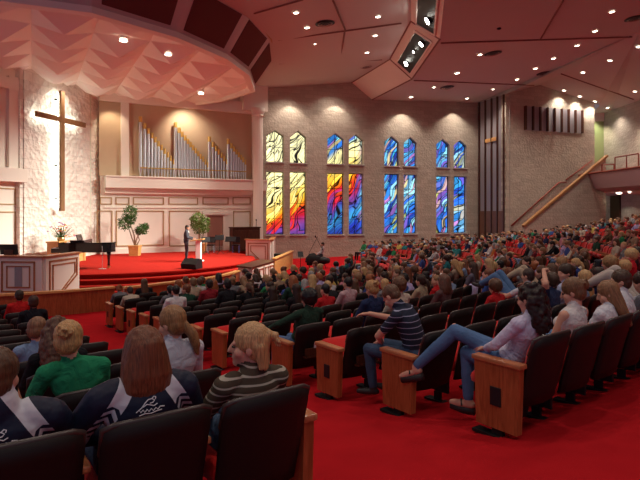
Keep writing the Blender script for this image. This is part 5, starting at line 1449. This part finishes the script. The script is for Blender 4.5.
def jacket_mat(zn):
    m, nt, b = new_mat('navy_jacket_with_white_bands'); tc = nt.nodes.new('ShaderNodeTexCoord'); sp = nt.nodes.new('ShaderNodeSeparateXYZ'); nt.links.new(tc.outputs['Object'], sp.inputs[0])
    def mt(op, a, c=None, d=None):
        x = nt.nodes.new('ShaderNodeMath'); x.operation = op
        for i, v in enumerate((a, c, d)):
            if v is None: continue
            if isinstance(v, (int, float)): x.inputs[i].default_value = v
            else: nt.links.new(v, x.inputs[i])
        return x.outputs[0]
    a = mt('ABSOLUTE', sp.outputs['X']); dx = mt('SUBTRACT', a, .120); dz = mt('SUBTRACT', zn, sp.outputs['Z'])
    L = mt('ADD', mt('MULTIPLY', dx, .54), mt('MULTIPLY', dz, .84)); s = mt('SUBTRACT', mt('MULTIPLY', dx, .84), mt('MULTIPLY', dz, .54))
    sa_ = mt('ABSOLUTE', s)
    inb = mt('LESS_THAN', sa_, .036)
    chz = mt('MULTIPLY', mt('GREATER_THAN', L, .06), mt('LESS_THAN', L, .24))
    ch = mt('LESS_THAN', mt('FRACT', mt('DIVIDE', mt('ADD', L, mt('MULTIPLY', sa_, -.9)), .045)), .5)
    f = mt('MULTIPLY', inb, mt('SUBTRACT', 1.0, mt('MULTIPLY', chz, ch)))
    f = mt('MULTIPLY', f, mt('LESS_THAN', L, .36))
    mx = nt.nodes.new('ShaderNodeMix'); mx.data_type = 'RGBA'; mx.inputs[6].default_value = (.010, .014, .035, 1); mx.inputs[7].default_value = (.55, .55, .60, 1)
    nt.links.new(f, mx.inputs[0]); nt.links.new(mx.outputs[2], b.inputs['Base Color']); b.inputs['Roughness'].default_value = .55; b.inputs['Specular IOR Level'].default_value = .25
    n = nt.nodes.new('ShaderNodeTexNoise'); n.inputs['Scale'].default_value = 7; n.inputs['Detail'].default_value = 3; nt.links.new(tc.outputs['Object'], n.inputs[0])
    bp = nt.nodes.new('ShaderNodeBump'); bp.inputs['Strength'].default_value = .6; bp.inputs['Distance'].default_value = .04; nt.links.new(n.outputs['Fac'], bp.inputs['Height']); nt.links.new(bp.outputs[0], b.inputs['Normal'])
    return m
def emblem(o, me, J, cz, name='emblem'):
    """white line-drawn bird over a flourish, embroidered on the back of the jacket"""
    bv = BVHTree.FromPolygons([v.co for v in me.vertices], [p.vertices[:] for p in me.polygons])
    cx = J['chest'].x
    lines = [[(-.062, -.012), (-.045, .0), (-.030, .016), (-.012, .028), (.008, .030), (.022, .022), (.012, .014), (-.004, .012)], [(-.040, .0), (-.02, .010), (.0, .004), (.018, -.002), (.036, .006)],
             [(.008, .030), (.020, .038), (.030, .034), (.026, .026)], [(-.075, -.020), (-.06, -.010), (-.052, -.022), (-.04, -.012), (-.032, -.024), (-.018, -.013), (-.01, -.024), (.004, -.013), (.014, -.024), (.028, -.012), (.038, -.022), (.052, -.010), (.075, -.014)],
             [(-.06, -.036), (-.03, -.030), (.0, -.034), (.03, -.028), (.06, -.026)]]
    mb = MB()
    for ln in lines:
        pts = []
        for x, z in ln:
            h = bv.ray_cast(Vector((cx + x * .9, -1.2, cz + .02 + z * 1.05)), Vector((0, 1, 0)))
            if h[0] is not None: pts.append(h[0] + Vector((0, -.002, 0)))
        if len(pts) > 1: mb.tube(pts, .0028, 5)
    e = mb.build(name, 'paper', o); tag(e, 'white line emblem on the jacket back'); return e
PEOPLE = []
used = {}
def seatkey(c): return (c['b'], c['k'], c['i'])
def hero(bn, k, i, J, style, hc, sc, label, mats=None, sleeves='long', det=True, voxel=.0095, female=True, shoes=True, collar=False, hseed=1, hvox=.0065, scale=1.0, eyes=False, hamp=.004, c=None):
    c = c or find(bn, k, i); used[seatkey(c)] = True
    me, J2, Hr = human('hero_body', J, mats or MATS(), sleeves, det, voxel, shoes=shoes, collar=collar, female=female)
    hm = hair_mesh(style, hseed, hvox, hamp)
    o = add_person(me, J2, Hr, style, hc, sc, (c['p'].x, c['p'].y, c['z']), c['rz'], label, scale=scale, hairme=hm, eyes=eyes)
    PEOPLE.append((c['d'], o)); return o, me, J2
def slouch(dx=0, dz=0, dy=0, **k):
    d = dict(chest=V(dx * .6, -.215 + dy * .6, .90 + dz), neck=V(dx * .9, -.24 + dy, 1.045 + dz), head=V(dx, -.21 + dy, 1.175 + dz), waist=V(dx * .3, -.15, .70 + dz * .5), pelvis=V(0, -.04, .54),
             shL=V(dx * .8 - .17, -.235 + dy, .985 + dz), shR=V(dx * .8 + .17, -.235 + dy, .985 + dz), elL=V(-.235 + dx, -.12, .74 + dz * .6), elR=V(.235 + dx, -.12, .74 + dz * .6))
    d.update(k); return d
# two in matching jackets
for (i, dx, dz, style, hc, lb, yaw, sd) in ((1, -.03, -.06, 'bob', (.17, .058, .026), 'person with straight auburn bob in navy jacket with white shoulder bands', .12, 11), (2, -.06, -.09, 'bun', (.10, .045, .022), 'person with pulled back brown hair in matching navy jacket at the picture edge', -.45, 12)):
    jm = jacket_mat(1.005 + dz)
    BULK[0] = .022
    o, me, J = hero('near', 12, i, slouch(dx=0, dz=dz, yaw=yaw, pitch=.05, shL=V(-.205, -.235, .975 + dz), shR=V(.205, -.235, .975 + dz), elL=V(-.30, -.12, .74), elR=V(.30, -.12, .74)), style, hc, 'navy', lb, MATS(shirt=jm, pants='dkdenim'), 'long', False, .009, hseed=sd, collar=True)
    BULK[0] = 0
    o.location.x += dx * math.cos(o.rotation_euler.z); o.location.y += dx * math.sin(o.rotation_euler.z)
    emblem(o, me, J, .925 + dz)
# striped shirt, profile
sm3 = stripe_mat('olive_striped_knit', (.075, .055, .038), (.42, .38, .30), .042, .24, tilt=-.25)
hero('near', 12, 0, slouch(dx=-.04, dz=-.10, dy=-.02, yaw=1.02, pitch=-.02, wrR=V(-.02, .1, .66)), 'stub', (.50, .29, .13), 'tan', 'person in olive striped top with short blond ponytail, face turned to the side', MATS(shirt=sm3, pants='dkdenim'), 'short', False, .008, hseed=5, eyes=True)
# green shirt, blond bun
hero('near', 11, 1, slouch(dx=-.15, dz=-.03, yaw=-.35, pitch=.25), 'messybun', (.48, .27, .11), (.02, .22, .10), 'person in green top with messy blond bun in the row before the jackets', MATS(pants='dkdenim'), 'short', False, .0095, hseed=7)
hero('near', 11, 0, slouch(dx=-.05, dz=.01, yaw=.55, pitch=.2), 'lowpony', (.30, .15, .06), (.55, .56, .62), 'person in white top with long light brown ponytail beside the carpet aisle', MATS(pants='denim'), 'long', False, .0095, hseed=8)
hero('near', 10, 1, slouch(dx=-.02, dz=-.05, pitch=.4, yaw=-.4), 'curlylong', (.11, .05, .028), 'black', 'person with curly brown hair just past the blond bun and green top', MATS(), 'long', False, .014, hseed=9, hvox=.009)
hero('near', 9, 1, slouch(dx=-.02, dz=-.06, pitch=.3, yaw=-.6), 'short', (.22, .10, .05), 'light blue', 'person with short brown hair slumped two rows past the green top', MATS(), 'long', False, .014, hseed=10, hvox=.009, female=False)
# striped polo, bent forward, arm on the chair ahead
sm7 = stripe_mat('navy_striped_polo', (.022, .026, .045), (.30, .30, .42), .058, .13, phase=.3)
hero('middle', 11, 0, dict(pelvis=V(-.01, -.03, .55), waist=V(-.03, -.03, .70), chest=V(-.08, .02, .90), neck=V(-.14, .07, 1.035), head=V(-.18, .145, 1.13), pitch=.75, yaw=.25, shL=V(-.28, -.03, .965), shR=V(.04, .12, .985), elL=V(-.34, .17, .74), wrL=V(-.14, .34, .62), hdL=V(.5, .8, 0),
     elR=V(.10, .42, .83), wrR=V(-.03, .66, .86), hdR=V(-.45, .8, -.12), plR=V(0, 0, -1), knL=V(-.16, .52, .51), anL=V(-.15, .46, .11), ftL=V(-.5, .8, 0), knR=V(.08, .50, .53), anR=V(.06, .46, .11), w=1.06), 'crop', (.12, .058, .03), 'navy',
     'person in navy striped polo bent forward with one hand on the chair ahead', MATS(shirt=sm7, pants='dkdenim', shoe='shoe'), 'short', True, .0085, female=False, collar=True, hseed=13)
# reclining with crossed legs
o8, me8, J8 = hero('middle', 12, 0, dict(pelvis=V(-.02, .02, .53), waist=V(-.02, -.09, .66), chest=V(-.02, -.17, .83), neck=V(-.02, -.215, .97), head=V(-.0, -.175, 1.10), yaw=.05, pitch=.2, shL=V(-.185, -.19, .915), shR=V(.15, -.22, .915), elL=V(-.25, -.02, .72), wrL=V(-.10, .17, .64),
     elR=V(.22, -.05, .70), wrR=V(.06, .15, .64), hipL=V(-.10, .02, .53), hipR=V(.07, .02, .55), knR=V(-.12, .50, .73), anR=V(-.30, .82, .36), ftR=V(-.25, .9, -.35), knL=V(-.03, .44, .53), anL=V(-.06, .40, .12), ftL=V(-.25, 1, 0)), 'curlylong', (.020, .010, .008), (.56, .54, .68),
     'person in pale lavender shirt with long dark curls reclining, ripped jeans crossed', MATS(pants='denim', shoe='skin'), 'long', True, .009, hseed=15, hvox=.008)
# jeans details: rip at the knee, sandals
def local_part(o, mb, name, m, smooth=True): e = mb.build(name, m, o, smooth=smooth); return e
mb = MB(); kn = J8['knR']; mb.ell(kn + V(0, .012, .048), (.026, .020, .022), 10, 6); local_part(o8, mb, 'knee_rip', 'skin')
for an, ft in ((J8['anR'], J8['ftR'].normalized()), (J8['anL'], J8['ftL'].normalized())):
    dn = ft.cross(V(1, 0, 0)).normalized(); dn = -dn if dn.z > 0 else dn
    b0 = an + V(0, 0, -.055)
    mb = MB(); mb.tube([b0 - ft * .06 + dn * .045, b0 + ft * .05 + dn * .045, b0 + ft * .17 + dn * .035], [.036, .04, .034], 10); mb.tube([b0 + ft * .03 + V(-.05, 0, .0), b0 + ft * .07 + V(0, 0, .045), b0 + ft * .10 + V(.05, 0, .0)], .008, 6)
    local_part(o8, mb, 'sandal', 'shoe')
hero('middle', 12, 1, slouch(dx=.11, dz=-.08, dy=.04, yaw=.35, pitch=.3), 'bun', (.17, .08, .035), (.60, .57, .56), 'person in sleeveless cream top with brown bun beside the dark curls', MATS(pants='dkdenim'), 'none', False, .010, hseed=17, eyes=True)
hero('middle', 12, 2, slouch(dx=.28, dz=-.17, dy=.06, yaw=.5, pitch=.35), 'long', (.26, .13, .06), (.55, .55, .60), 'person with long light brown hair and white top in the last row', MATS(pants='denim'), 'long', False, .011, hseed=18)
hero('middle', 12, 3, slouch(dx=.24, dz=-.10, dy=.15, yaw=.5, pitch=.15), 'short', (.07, .035, .02), (.55, .54, .58), 'person with short dark hair and white collar near the picture edge', MATS(pants='dkdenim'), 'short', False, .012, female=False, hseed=19, collar=True)
def near_seat(px, py, maxk=99):
    best = None; bd = 1e9
    for c in chairs:
        if seatkey(c) in used: continue
        d = abs(c['px'][0] - px) + 1.2 * abs(c['px'][1] - py)
        if d < bd: bd = d; best = c
    return best
kneesup = dict(pelvis=V(0, .02, .53), waist=V(0, -.09, .66), chest=V(0, -.18, .83), neck=V(0, -.215, .96), head=V(0, -.19, 1.09), shL=V(-.17, -.2, .90), shR=V(.17, -.2, .90), knL=V(-.13, .32, 1.05), anL=V(-.11, .60, .90), knR=V(.11, .34, 1.09), anR=V(.10, .62, .92), ftL=V(0, .9, .3), ftR=V(0, .9, .3), elL=V(-.22, .08, .74), wrL=V(-.06, .30, .80), elR=V(.22, .08, .74), wrR=V(.06, .30, .80))
leanback = dict(elL=V(-.30, -.30, 1.12), wrL=V(-.10, -.18, 1.27), hdL=V(1, 0, 0), plL=V(0, 0, -1), pitch=-.2)
for (px, py, J, style, hc, sc, lb, fm_, mt_, sl_) in (
    (299, 308, slouch(dx=.03, dz=-.02, yaw=.3, elL=V(-.36, -.08, .84), wrL=V(-.40, .12, .74)), 'curly', (.010, .008, .008), (.02, .045, .03), 'person with thick black hair and dark green jacket turned sideways in the centre rows', False, MATS(), 'long'),
    (281, 286, slouch(dz=.03), 'bob', (.28, .085, .03), (.02, .05, .035), 'person with copper red hair in dark green top among the centre rows', True, MATS(), 'long'),
    (360, 293, slouch(pitch=.4), 'messybun', (.42, .23, .09), (.02, .03, .08), 'person with blond bun in navy top, head lowered, past the striped polo', True, MATS(), 'long'),
    (387, 285, slouch(), 'curly', (.13, .06, .03), (.50, .42, .34), 'person with thick brown hair in cream top past the striped polo', False, MATS(), 'long'),
    (173, 292, slouch(), 'crop', (.012, .008, .008), (.62, .60, .60), 'person with black hair in white shirt at the aisle end of a front row', False, MATS(), 'short'),
    (190, 289, slouch(), 'short', (.20, .10, .05), (.45, .36, .26), 'person with light brown hair in tan top near the floor speaker', False, MATS(), 'long'),
    (206, 289, slouch(), 'short', (.03, .015, .01), (.25, .02, .03), 'person with dark hair and red collar near the front aisle', False, MATS(), 'long'),
    (228, 290, slouch(dz=.03), 'short', (.012, .008, .008), (.018, .018, .022), 'broad person with black hair in black jacket near the low cabinet', False, MATS(), 'long'),
    (308, 280, slouch(roll=.2), 'long', (.48, .29, .13), (.40, .03, .03), 'person with wavy blond hair and red top in the centre rows', True, MATS(), 'long'),
    (334, 288, slouch(), 'crop', (.015, .01, .01), (.45, .30, .32), 'person with black hair and bare neck before the striped polo', False, MATS(), 'long'),
    (480, 268, slouch(), 'long', (.52, .33, .16), (.62, .30, .32), 'person with long pale blond hair in pink top, centre rows', True, MATS(), 'short'),
    (463, 272, slouch(), 'long', (.06, .03, .02), (.10, .09, .12), 'person with long dark brown hair beside the pale blond one', True, MATS(), 'short'),
    (443, 268, slouch(pitch=.4), 'long', (.42, .24, .10), (.30, .22, .16), 'person with golden long hair, head lowered, centre rows', True, MATS(), 'long'),
    (436, 280, slouch(dz=-.04), 'bob', (.12, .05, .03), (.10, .05, .05), 'person with chin-length reddish brown hair slumped behind empty chairs', True, MATS(), 'long'),
    (515, 265, slouch(yaw=.8), 'short', (.03, .015, .01), (.035, .035, .05), 'person in charcoal shirt with short dark hair, seen in profile', False, MATS(), 'long'),
    (533, 281, {**slouch(dz=-.05), **leanback}, 'crop', (.07, .035, .02), (.03, .04, .09), 'person leaning back with a hand on the forehead', False, MATS(), 'short'),
    (562, 284, slouch(yaw=.9, dy=.05), 'bun', (.04, .02, .012), (.40, .46, .62), 'person with dark tied hair in pale blue top, profile, past the dark curls', True, MATS(), 'short'),
    (598, 283, slouch(), 'curly', (.28, .15, .06), (.10, .13, .22), 'person with curly light brown hair past the cream sleeveless top', True, MATS(), 'long'),
    (545, 262, slouch(), 'long', (.30, .16, .07), (.2, .16, .14), 'person with long honey hair just past the hand on forehead', True, MATS(), 'long'),
    (614, 256, slouch(yaw=.5, dz=.02), 'curly', (.50, .33, .15), (.50, .02, .03), 'person in red shirt with curly blond hair', False, MATS(), 'short'),
    (634, 262, slouch(yaw=.9, elL=V(-.2, .05, .8), wrL=V(-.03, -.06, 1.02), hdL=V(.1, -.3, 1)), 'short', (.03, .015, .01), (.16, .02, .03), 'person in maroon jumper resting chin on one hand at the picture edge', True, MATS(), 'long'),
    (516, 274, kneesup, 'short', (.05, .025, .02), (.5, .5, .55), 'person slumped with blue jeans knees raised above the chair backs', True, MATS(pants='denim'), 'short'),
    (541, 272, kneesup, 'bob', (.09, .04, .02), (.60, .12, .20), 'person in pink top with raised khaki knees beside the blue jeans', True, MATS(pants=mat('khaki', (.36, .28, .20, 1), .9)), 'short'),
    (634, 272, kneesup, 'short', (.08, .04, .02), (.3, .3, .35), 'person with pale khaki knees raised high past the last row', False, MATS(pants=mat('pale_khaki', (.42, .36, .32, 1), .9)), 'long'),
    (30, 296, slouch(), 'short', (.05, .02, .012), (.015, .015, .02), 'broad person in black jacket before the long front rail', False, MATS(), 'long'),
    (20, 294, slouch(), 'short', (.04, .02, .012), (.5, .02, .02), 'person in red top beside the black jacket at the front rail', False, MATS(), 'long')):
    c = near_seat(px, py)
    if c is None: continue
    hero(None, 0, 0, J, style, hc, sc, lb, mt_, sl_, False, .014, fm_, hvox=.009, hseed=int(px), c=c)

# everyone else --------------------------------------------------------------
crowd = []
rc = random.Random(21)
for c in chairs:
    if seatkey(c) in used: continue
    px, py = c['px']; p = .0
    if c['b'] == 'middle':
        thr = 290 if px < 345 else (281 if px < 540 else 296)
        p = .9 if py < thr else 0
    elif c['b'] == 'near': p = .35 if py < 285 else (.0 if c['k'] > 6 else .08)
    elif c['b'] == 'far': p = .84 if noise.noise(Vector((c['k'] * .9, c['i'] * .16, 3))) > -.12 else .03
    else: p = .84 if noise.noise(Vector((c['k'] * .8, c['i'] * .14, 9))) > -.10 else .04
    if abs(px - 462) < 16 and abs(py - 283) < 16: p = 0
    if rc.random() < p: crowd.append(c)
crowd.sort(key=lambda c: c['d'])
N_IND = 300 - len(PEOPLE)
hl = list(HC.keys()); hw = [14, 14, 26, 20, 10, 8, 3, 3]
sl = list(SCOL.keys()); swt = [14, 8, 10, 12, 10, 5, 4, 3, 6, 5, 4, 5, 4, 3, 2, 6, 2, 4]
seen_lab = set()
occ = set(used)
for n_, c in enumerate(crowd):
    occ.add(seatkey(c))
    bi = rc.randrange(len(far_bodies)); me, J, Hr = far_bodies[bi]; style = rc.choice(HS); hc = rc.choices(hl, hw)[0]; sc = rc.choices(sl, swt)[0]
    c['look'] = (bi, style, hc, sc, rc.uniform(-.12, .12), rc.uniform(.90, .99))
    if n_ < N_IND:
        lab = '%s, %s top, %s' % (HDESC[style].format(hc), sc, where(c))
        o = add_person(me, J, Hr, style, hc, sc, (c['p'].x, c['p'].y, c['z'] - .05), c['rz'] + c['look'][4], 'person with ' + lab, 'seated audience', c['look'][5])
        PEOPLE.append((c['d'], o))
# the rest of the audience, too far and too many to count
rest = crowd[N_IND:]
if rest:
    lite = []
    for me, J, Hr in far_bodies:
        o = bpy.data.objects.new('t', me); COL.objects.link(o); md = o.modifiers.new('d', 'DECIMATE'); md.ratio = .35
        bpy.context.view_layer.update(); lite.append(bpy.data.meshes.new_from_object(o.evaluated_get(bpy.context.evaluated_depsgraph_get()))); bpy.data.objects.remove(o)
    lh = {}
    for s_, me in far_hair.items():
        o = bpy.data.objects.new('t', me); COL.objects.link(o); md = o.modifiers.new('d', 'DECIMATE'); md.ratio = .3
        bpy.context.view_layer.update(); lh[s_] = bpy.data.meshes.new_from_object(o.evaluated_get(bpy.context.evaluated_depsgraph_get())); bpy.data.objects.remove(o)
    bm = bmesh.new(); ml = [M['skin'], M['shoe']]; idx = {}
    def mi_for(m_):
        if m_.name not in idx: idx[m_.name] = len(ml); ml.append(m_)
        return idx[m_.name]
    scm = {k: mat('audience_' + k.replace(' ', '_') + '_cloth', v + (1,), .9) for k, v in SCOL.items()}; hcm = {k: mat('audience_' + k.replace(' ', '_') + '_hair', v + (1,), .5) for k, v in HC.items()}
    for c in rest:
        bi, style, hc, sc, yw, scl = c['look']; me, J, Hr = far_bodies[bi]
        X = Matrix.Translation((c['p'].x, c['p'].y, c['z'] - .05)) @ Matrix.Rotation(c['rz'] + yw, 4, 'Z') @ Matrix.Scale(scl, 4)
        for mesh, XX, mp in ((lite[bi], X, [0, mi_for(scm[sc]), mi_for(M['denim'] if c['i'] % 2 else M['shell']), 1]), (lh[style], X @ Matrix.Translation(J['head']) @ Hr.to_4x4(), [mi_for(hcm[hc])])):
            v0 = len(bm.verts); f0 = len(bm.faces); bm.from_mesh(mesh); bm.verts.ensure_lookup_table(); bm.faces.ensure_lookup_table()
            bmesh.ops.transform(bm, matrix=XX, verts=bm.verts[v0:])
            for f in bm.faces[f0:]: f.material_index = mp[min(f.material_index, len(mp) - 1)]
    me = bpy.data.meshes.new('crowd'); bm.to_mesh(me); bm.free()
    for m_ in ml: me.materials.append(m_)
    o = link(me, 'distant_crowd'); tag(o, 'mass of seated people in the farthest rows by the brick wall', 'crowd', kind='stuff')

# chairs --------------------------------------------------------------------
nch = 0; restc = []
for c in chairs:
    oc = seatkey(c) in occ
    if nch < 300: add_chair(c, oc); nch += 1
    else: restc.append(c)
if restc:
    mb = MB(); mats_ = ['shell', 'redfab', 'iron', 'cherry']
    def addme(me, X, mi): mb.add([X @ v.co for v in me.vertices], [tuple(p.vertices) for p in me.polygons], mi)
    for c in restc:
        X = Matrix.Translation((c['p'].x, c['p'].y, c['z'])) @ Matrix.Rotation(c['rz'], 4, 'Z')
        addme(shell_me, X, 0); addme(cush_me, X, 1); addme(seat_dn, X, 1); addme(stand_me, X @ Matrix.Translation((-.28, 0, 0)), 2); addme(arm_me, X @ Matrix.Translation((-.28, 0, 0)), 3)
    o = mb.build('distant_theatre_seating', mats_); tag(o, 'many red fronted theatre chairs in the farthest rows', 'chairs', kind='stuff')
# balcony seats
t0 = None
for k in range(6):
    p = at(604 + k * 7, 165, 36.6 - k * .55)
    t = thing('balcony_chair', (p.x + .3, p.y, zt0 - .60), 'red balcony chair, %s from the stair end' % ORD[k], 'chair', rz=math.radians(98), group='red balcony chairs')
    link(shell_me, 'backrest', t); link(cush_me, 'back_cushion', t); link(seat_up, 'seat', t); a = link(stand_me, 'stand', t); a.location.x = -.283; a = link(stand_me, 'stand', t); a.location.x = .283
# cloths over chair backs
for px, py, lb, col in ((462, 283, 'pale lavender towel draped over an empty chair back', (.50, .46, .72, 1)), (420, 277, 'white cloth draped over a chair back past the striped polo', (.68, .64, .66, 1))):
    best = min([c for c in chairs if c['b'] == 'middle' and seatkey(c) not in occ], key=lambda c: abs(proj(Vector((pol(rowr(c['k']) + .42, c['ph']).x, pol(rowr(c['k']) + .42, c['ph']).y, c['z'] + .86)))[0] - px) + 1.5 * abs(proj(Vector((pol(rowr(c['k']) + .42, c['ph']).x, pol(rowr(c['k']) + .42, c['ph']).y, c['z'] + .86)))[1] - py))
    mb = MB(); vs = []; nx, prof = 10, [(-.36, .55), (-.40, .72), (-.43, .85), (-.445, .885), (-.475, .875), (-.485, .78), (-.475, .66), (-.465, .54), (-.455, .46)]
    for j, (y, z) in enumerate(prof):
        for i in range(nx + 1):
            x = -.17 + .34 * i / nx * (1 - .03 * j); w = .012 * math.sin(i * 1.9 + j * .35)
            vs.append((x + .05, y - abs(w) * (1 if j > 3 else -.3) + .05 * (x / .27) ** 2 - (.012 if j > 3 else 0) , z + .01 * math.sin(i * .9)))
    fs = [(j * (nx + 1) + i, j * (nx + 1) + i + 1, (j + 1) * (nx + 1) + i + 1, (j + 1) * (nx + 1) + i) for j in range(len(prof) - 1) for i in range(nx)]
    mb.add(vs, fs); me = mb.mesh('draped_towel', mat('towel_cloth', col, .95, bump=.4, bscale=200), True)
    o = link(me, 'draped_towel', loc=(best['p'].x, best['p'].y, best['z']), rz=best['rz']); md = o.modifiers.new('t', 'SOLIDIFY'); md.thickness = .012; md.offset = 0
    tag(o, lb, 'towel')
# dark bag on the floor by the sandals
c = find('middle', 12, 0); d_ = Matrix.Rotation(c['rz'], 3, 'Z'); q = Vector((c['p'].x, c['p'].y, c['z'])) + d_ @ V(.02, .05, 0)
mb = MB(); mb.ell((0, 0, .12), (.17, .13, .14), fn=lambda d: 1 + .08 * math.sin(d.x * 7) + .06 * math.cos(d.y * 9)); o = tag(mb.build('shoulder_bag', 'black', loc=q, smooth=True), 'dark bag lying under the seat of the crossed jeans', 'bag')

# preacher -------------------------------------------------------------------
M['suit'] = mat('charcoal_suit', (.045, .043, .055, 1), .8, bump=.2, bscale=80)
q = at(186.3, 261.5, 26.1)
SJ = dict(pelvis=V(0, 0, .95), waist=V(0, .0, 1.10), chest=V(0, .01, 1.30), neck=V(0, .02, 1.47), head=V(0, .05, 1.61), pitch=.25, shL=V(-.185, .01, 1.42), shR=V(.185, .01, 1.42), elL=V(-.24, .08, 1.14), elR=V(.24, .06, 1.14), wrL=V(-.16, .30, 1.10), wrR=V(.16, .30, 1.08), hdL=V(.1, 1, 0), hdR=V(-.1, 1, 0),
          hipL=V(-.09, 0, .92), hipR=V(.09, 0, .92), knL=V(-.10, .03, .50), knR=V(.10, .02, .50), anL=V(-.11, -.01, .10), anR=V(.11, .0, .10))
BULK[0] = .016
me, J, Hr = human('preacher_body', SJ, MATS(shirt='suit', pants='suit'), 'long', True, .014, collar=True)
o = add_person(me, J, Hr, 'short', 'dark brown', 'black', (q.x, q.y, SZ), math.radians(-82), 'person in dark suit standing at the white pulpit on the red stage', eyes=True)
mb = MB(); mb.ell((0, .105, 1.36), (.05, .03, .11)); mb.build('shirt_front', 'white', o, smooth=True)
# far musician seated against the brick wall
q = at(319, 262, 30.9); z_ = floor_z(q.x, q.y)
t = thing('stool', (q.x, q.y, z_), 'small dark stool behind the draped keyboard', 'stool'); MB().lathe((0, 0, 0), ((.17, .40), (.18, .42), (.18, .45), (.16, .46)), 16).build('seat', 'black', t)
for k in range(3): a = k * 2.09; MB().tube([(.05 * math.cos(a), .05 * math.sin(a), .42), (.2 * math.cos(a), .2 * math.sin(a), 0)], .014, 6).build('leg', 'iron', t)
add_person(far_bodies[0][0], far_bodies[0][1], far_bodies[0][2], 'short', 'dark brown', 'white', (q.x, q.y + .1, z_), math.radians(100), 'person in white shirt seated behind the draped keyboard against the brick wall')
# ---------------------------------------------------------------- light
def spot(name, loc, direction, energy, angle, col=(1, .86, .70), size=.12, blend=.6):
    l = bpy.data.lights.new(name, 'SPOT'); l.energy = energy; l.color = col; l.spot_size = math.radians(angle); l.spot_blend = blend; l.shadow_soft_size = size
    o = bpy.data.objects.new(name, l); COL.objects.link(o); o.location = loc; d = Vector(direction).normalized(); o.rotation_mode = 'QUATERNION'; o.rotation_quaternion = d.to_track_quat('-Z', 'Y'); return o
WARM = (1, .88, .76)
for h, n in downlights: spot('downlight', h + Vector((0, 0, -.12)), (0, 0, -1), 330, 125, WARM, .12, .8)
# the same kind of downlights over the seats nearest the camera, above the picture
for x, y in ((-9, 10), (-4, 12), (1.5, 12), (6, 11), (-7, 3), (-2, 6), (3, 6), (8, 5), (12, 14), (15, 20), (-1, -1), (4, -1)):
    spot('downlight', (x, y, 9.2), (0, 0, -1), 350, 130, WARM, .12, .8)
# stage lamps in the slots
for (p, r), tg, e in zip(slot_lamps, (V(-6, 27, .3), V(-9, 28, 1.5), V(-6.5, 24, 0), V(-10, 25, .5)), (9000, 6000, 9000, 8000)):
    spot('stage_light', p + (tg - p).normalized() * .25, tg - p, e, 44, (1, .95, .83), .15, .7)
for p in canopy_lamps: spot('canopy_light', p + Vector((0, 0, -.12)), (0, 0, -1), 420, 110, (1, .85, .70), .12, .8)
# wash lights hidden from nobody: small lamps on the ceiling close to the window wall
for px in (290, 335, 402, 453):
    p = wallpt(px); nx, ny = math.sin(TH), -math.cos(TH); q = Vector((p.x + nx * .75, p.y + ny * .75, 0)); q.z = zat(106 if px > 350 else 97, q.y)
    spot('wall_washer', q, (-nx * .22, -ny * .22, -1), 130, 100, (1, .86, .72), .06, .35)
for px in (555, 571, 586):
    p = brickpt(px); nx, ny = math.sin(TH), -math.cos(TH); q = Vector((p.x + nx * .6, p.y + ny * .6, zat(99, p.y)))
    spot('wall_washer', q, (-nx * .25, -ny * .25, -1), 90, 62, (1, .92, .75), .05, .6)
spot('passage_light', (21.2, 42.6, 9.2), (0, .2, -1), 420, 130, (1, .95, .7), .08)
spot('balcony_wall_light', (RX - .8, 37.2, 8.6), (.3, 0, -1), 260, 95, (1, .9, .72), .08, .4)
spot('under_balcony_light', (RX - .6, 37.0, 2.8), (.3, 0, -1), 70, 110, (1, .93, .75), .06, .4)
spot('under_balcony_light', (21.2, 39.6, 2.8), (0, 0, -1), 60, 130, (1, .93, .75), .06, .4)
# organ niche and slab accent lamps
p = stagept(187); spot('niche_light', (p.x + .2, p.y - 1.3, 7.9), (-.1, .6, -1), 380, 110, (1, .86, .68), .15, .9)
p = stagept(108); spot('niche_light', (p.x + .4, p.y - 1.0, 7.7), (-.1, .6, -1), 160, 80, (1, .80, .55), .08, .7)
spot('slab_light', (-11.9, 26.6, 7.6), (-1, .2, -.9), 140, 100, (1, .86, .72), .08, .7)
w = bpy.data.worlds.new('world'); SC.world = w; w.use_nodes = True; w.node_tree.nodes['Background'].inputs[0].default_value = (.70, .68, 1.0, 1); w.node_tree.nodes['Background'].inputs[1].default_value = .28
# bluish world light is added fill from the open end behind the camera
SC.view_settings.view_transform = 'Standard'; SC.view_settings.look = 'None'; SC.view_settings.gamma = 1; SC.view_settings.use_curve_mapping = False
SC.view_settings.exposure = 0.0
SC.cycles.max_bounces = 8; SC.cycles.diffuse_bounces = 6; SC.cycles.glossy_bounces = 2; SC.cycles.transmission_bounces = 2
SC.cycles.sample_clamp_indirect = 4
SC.cycles.use_denoising = True
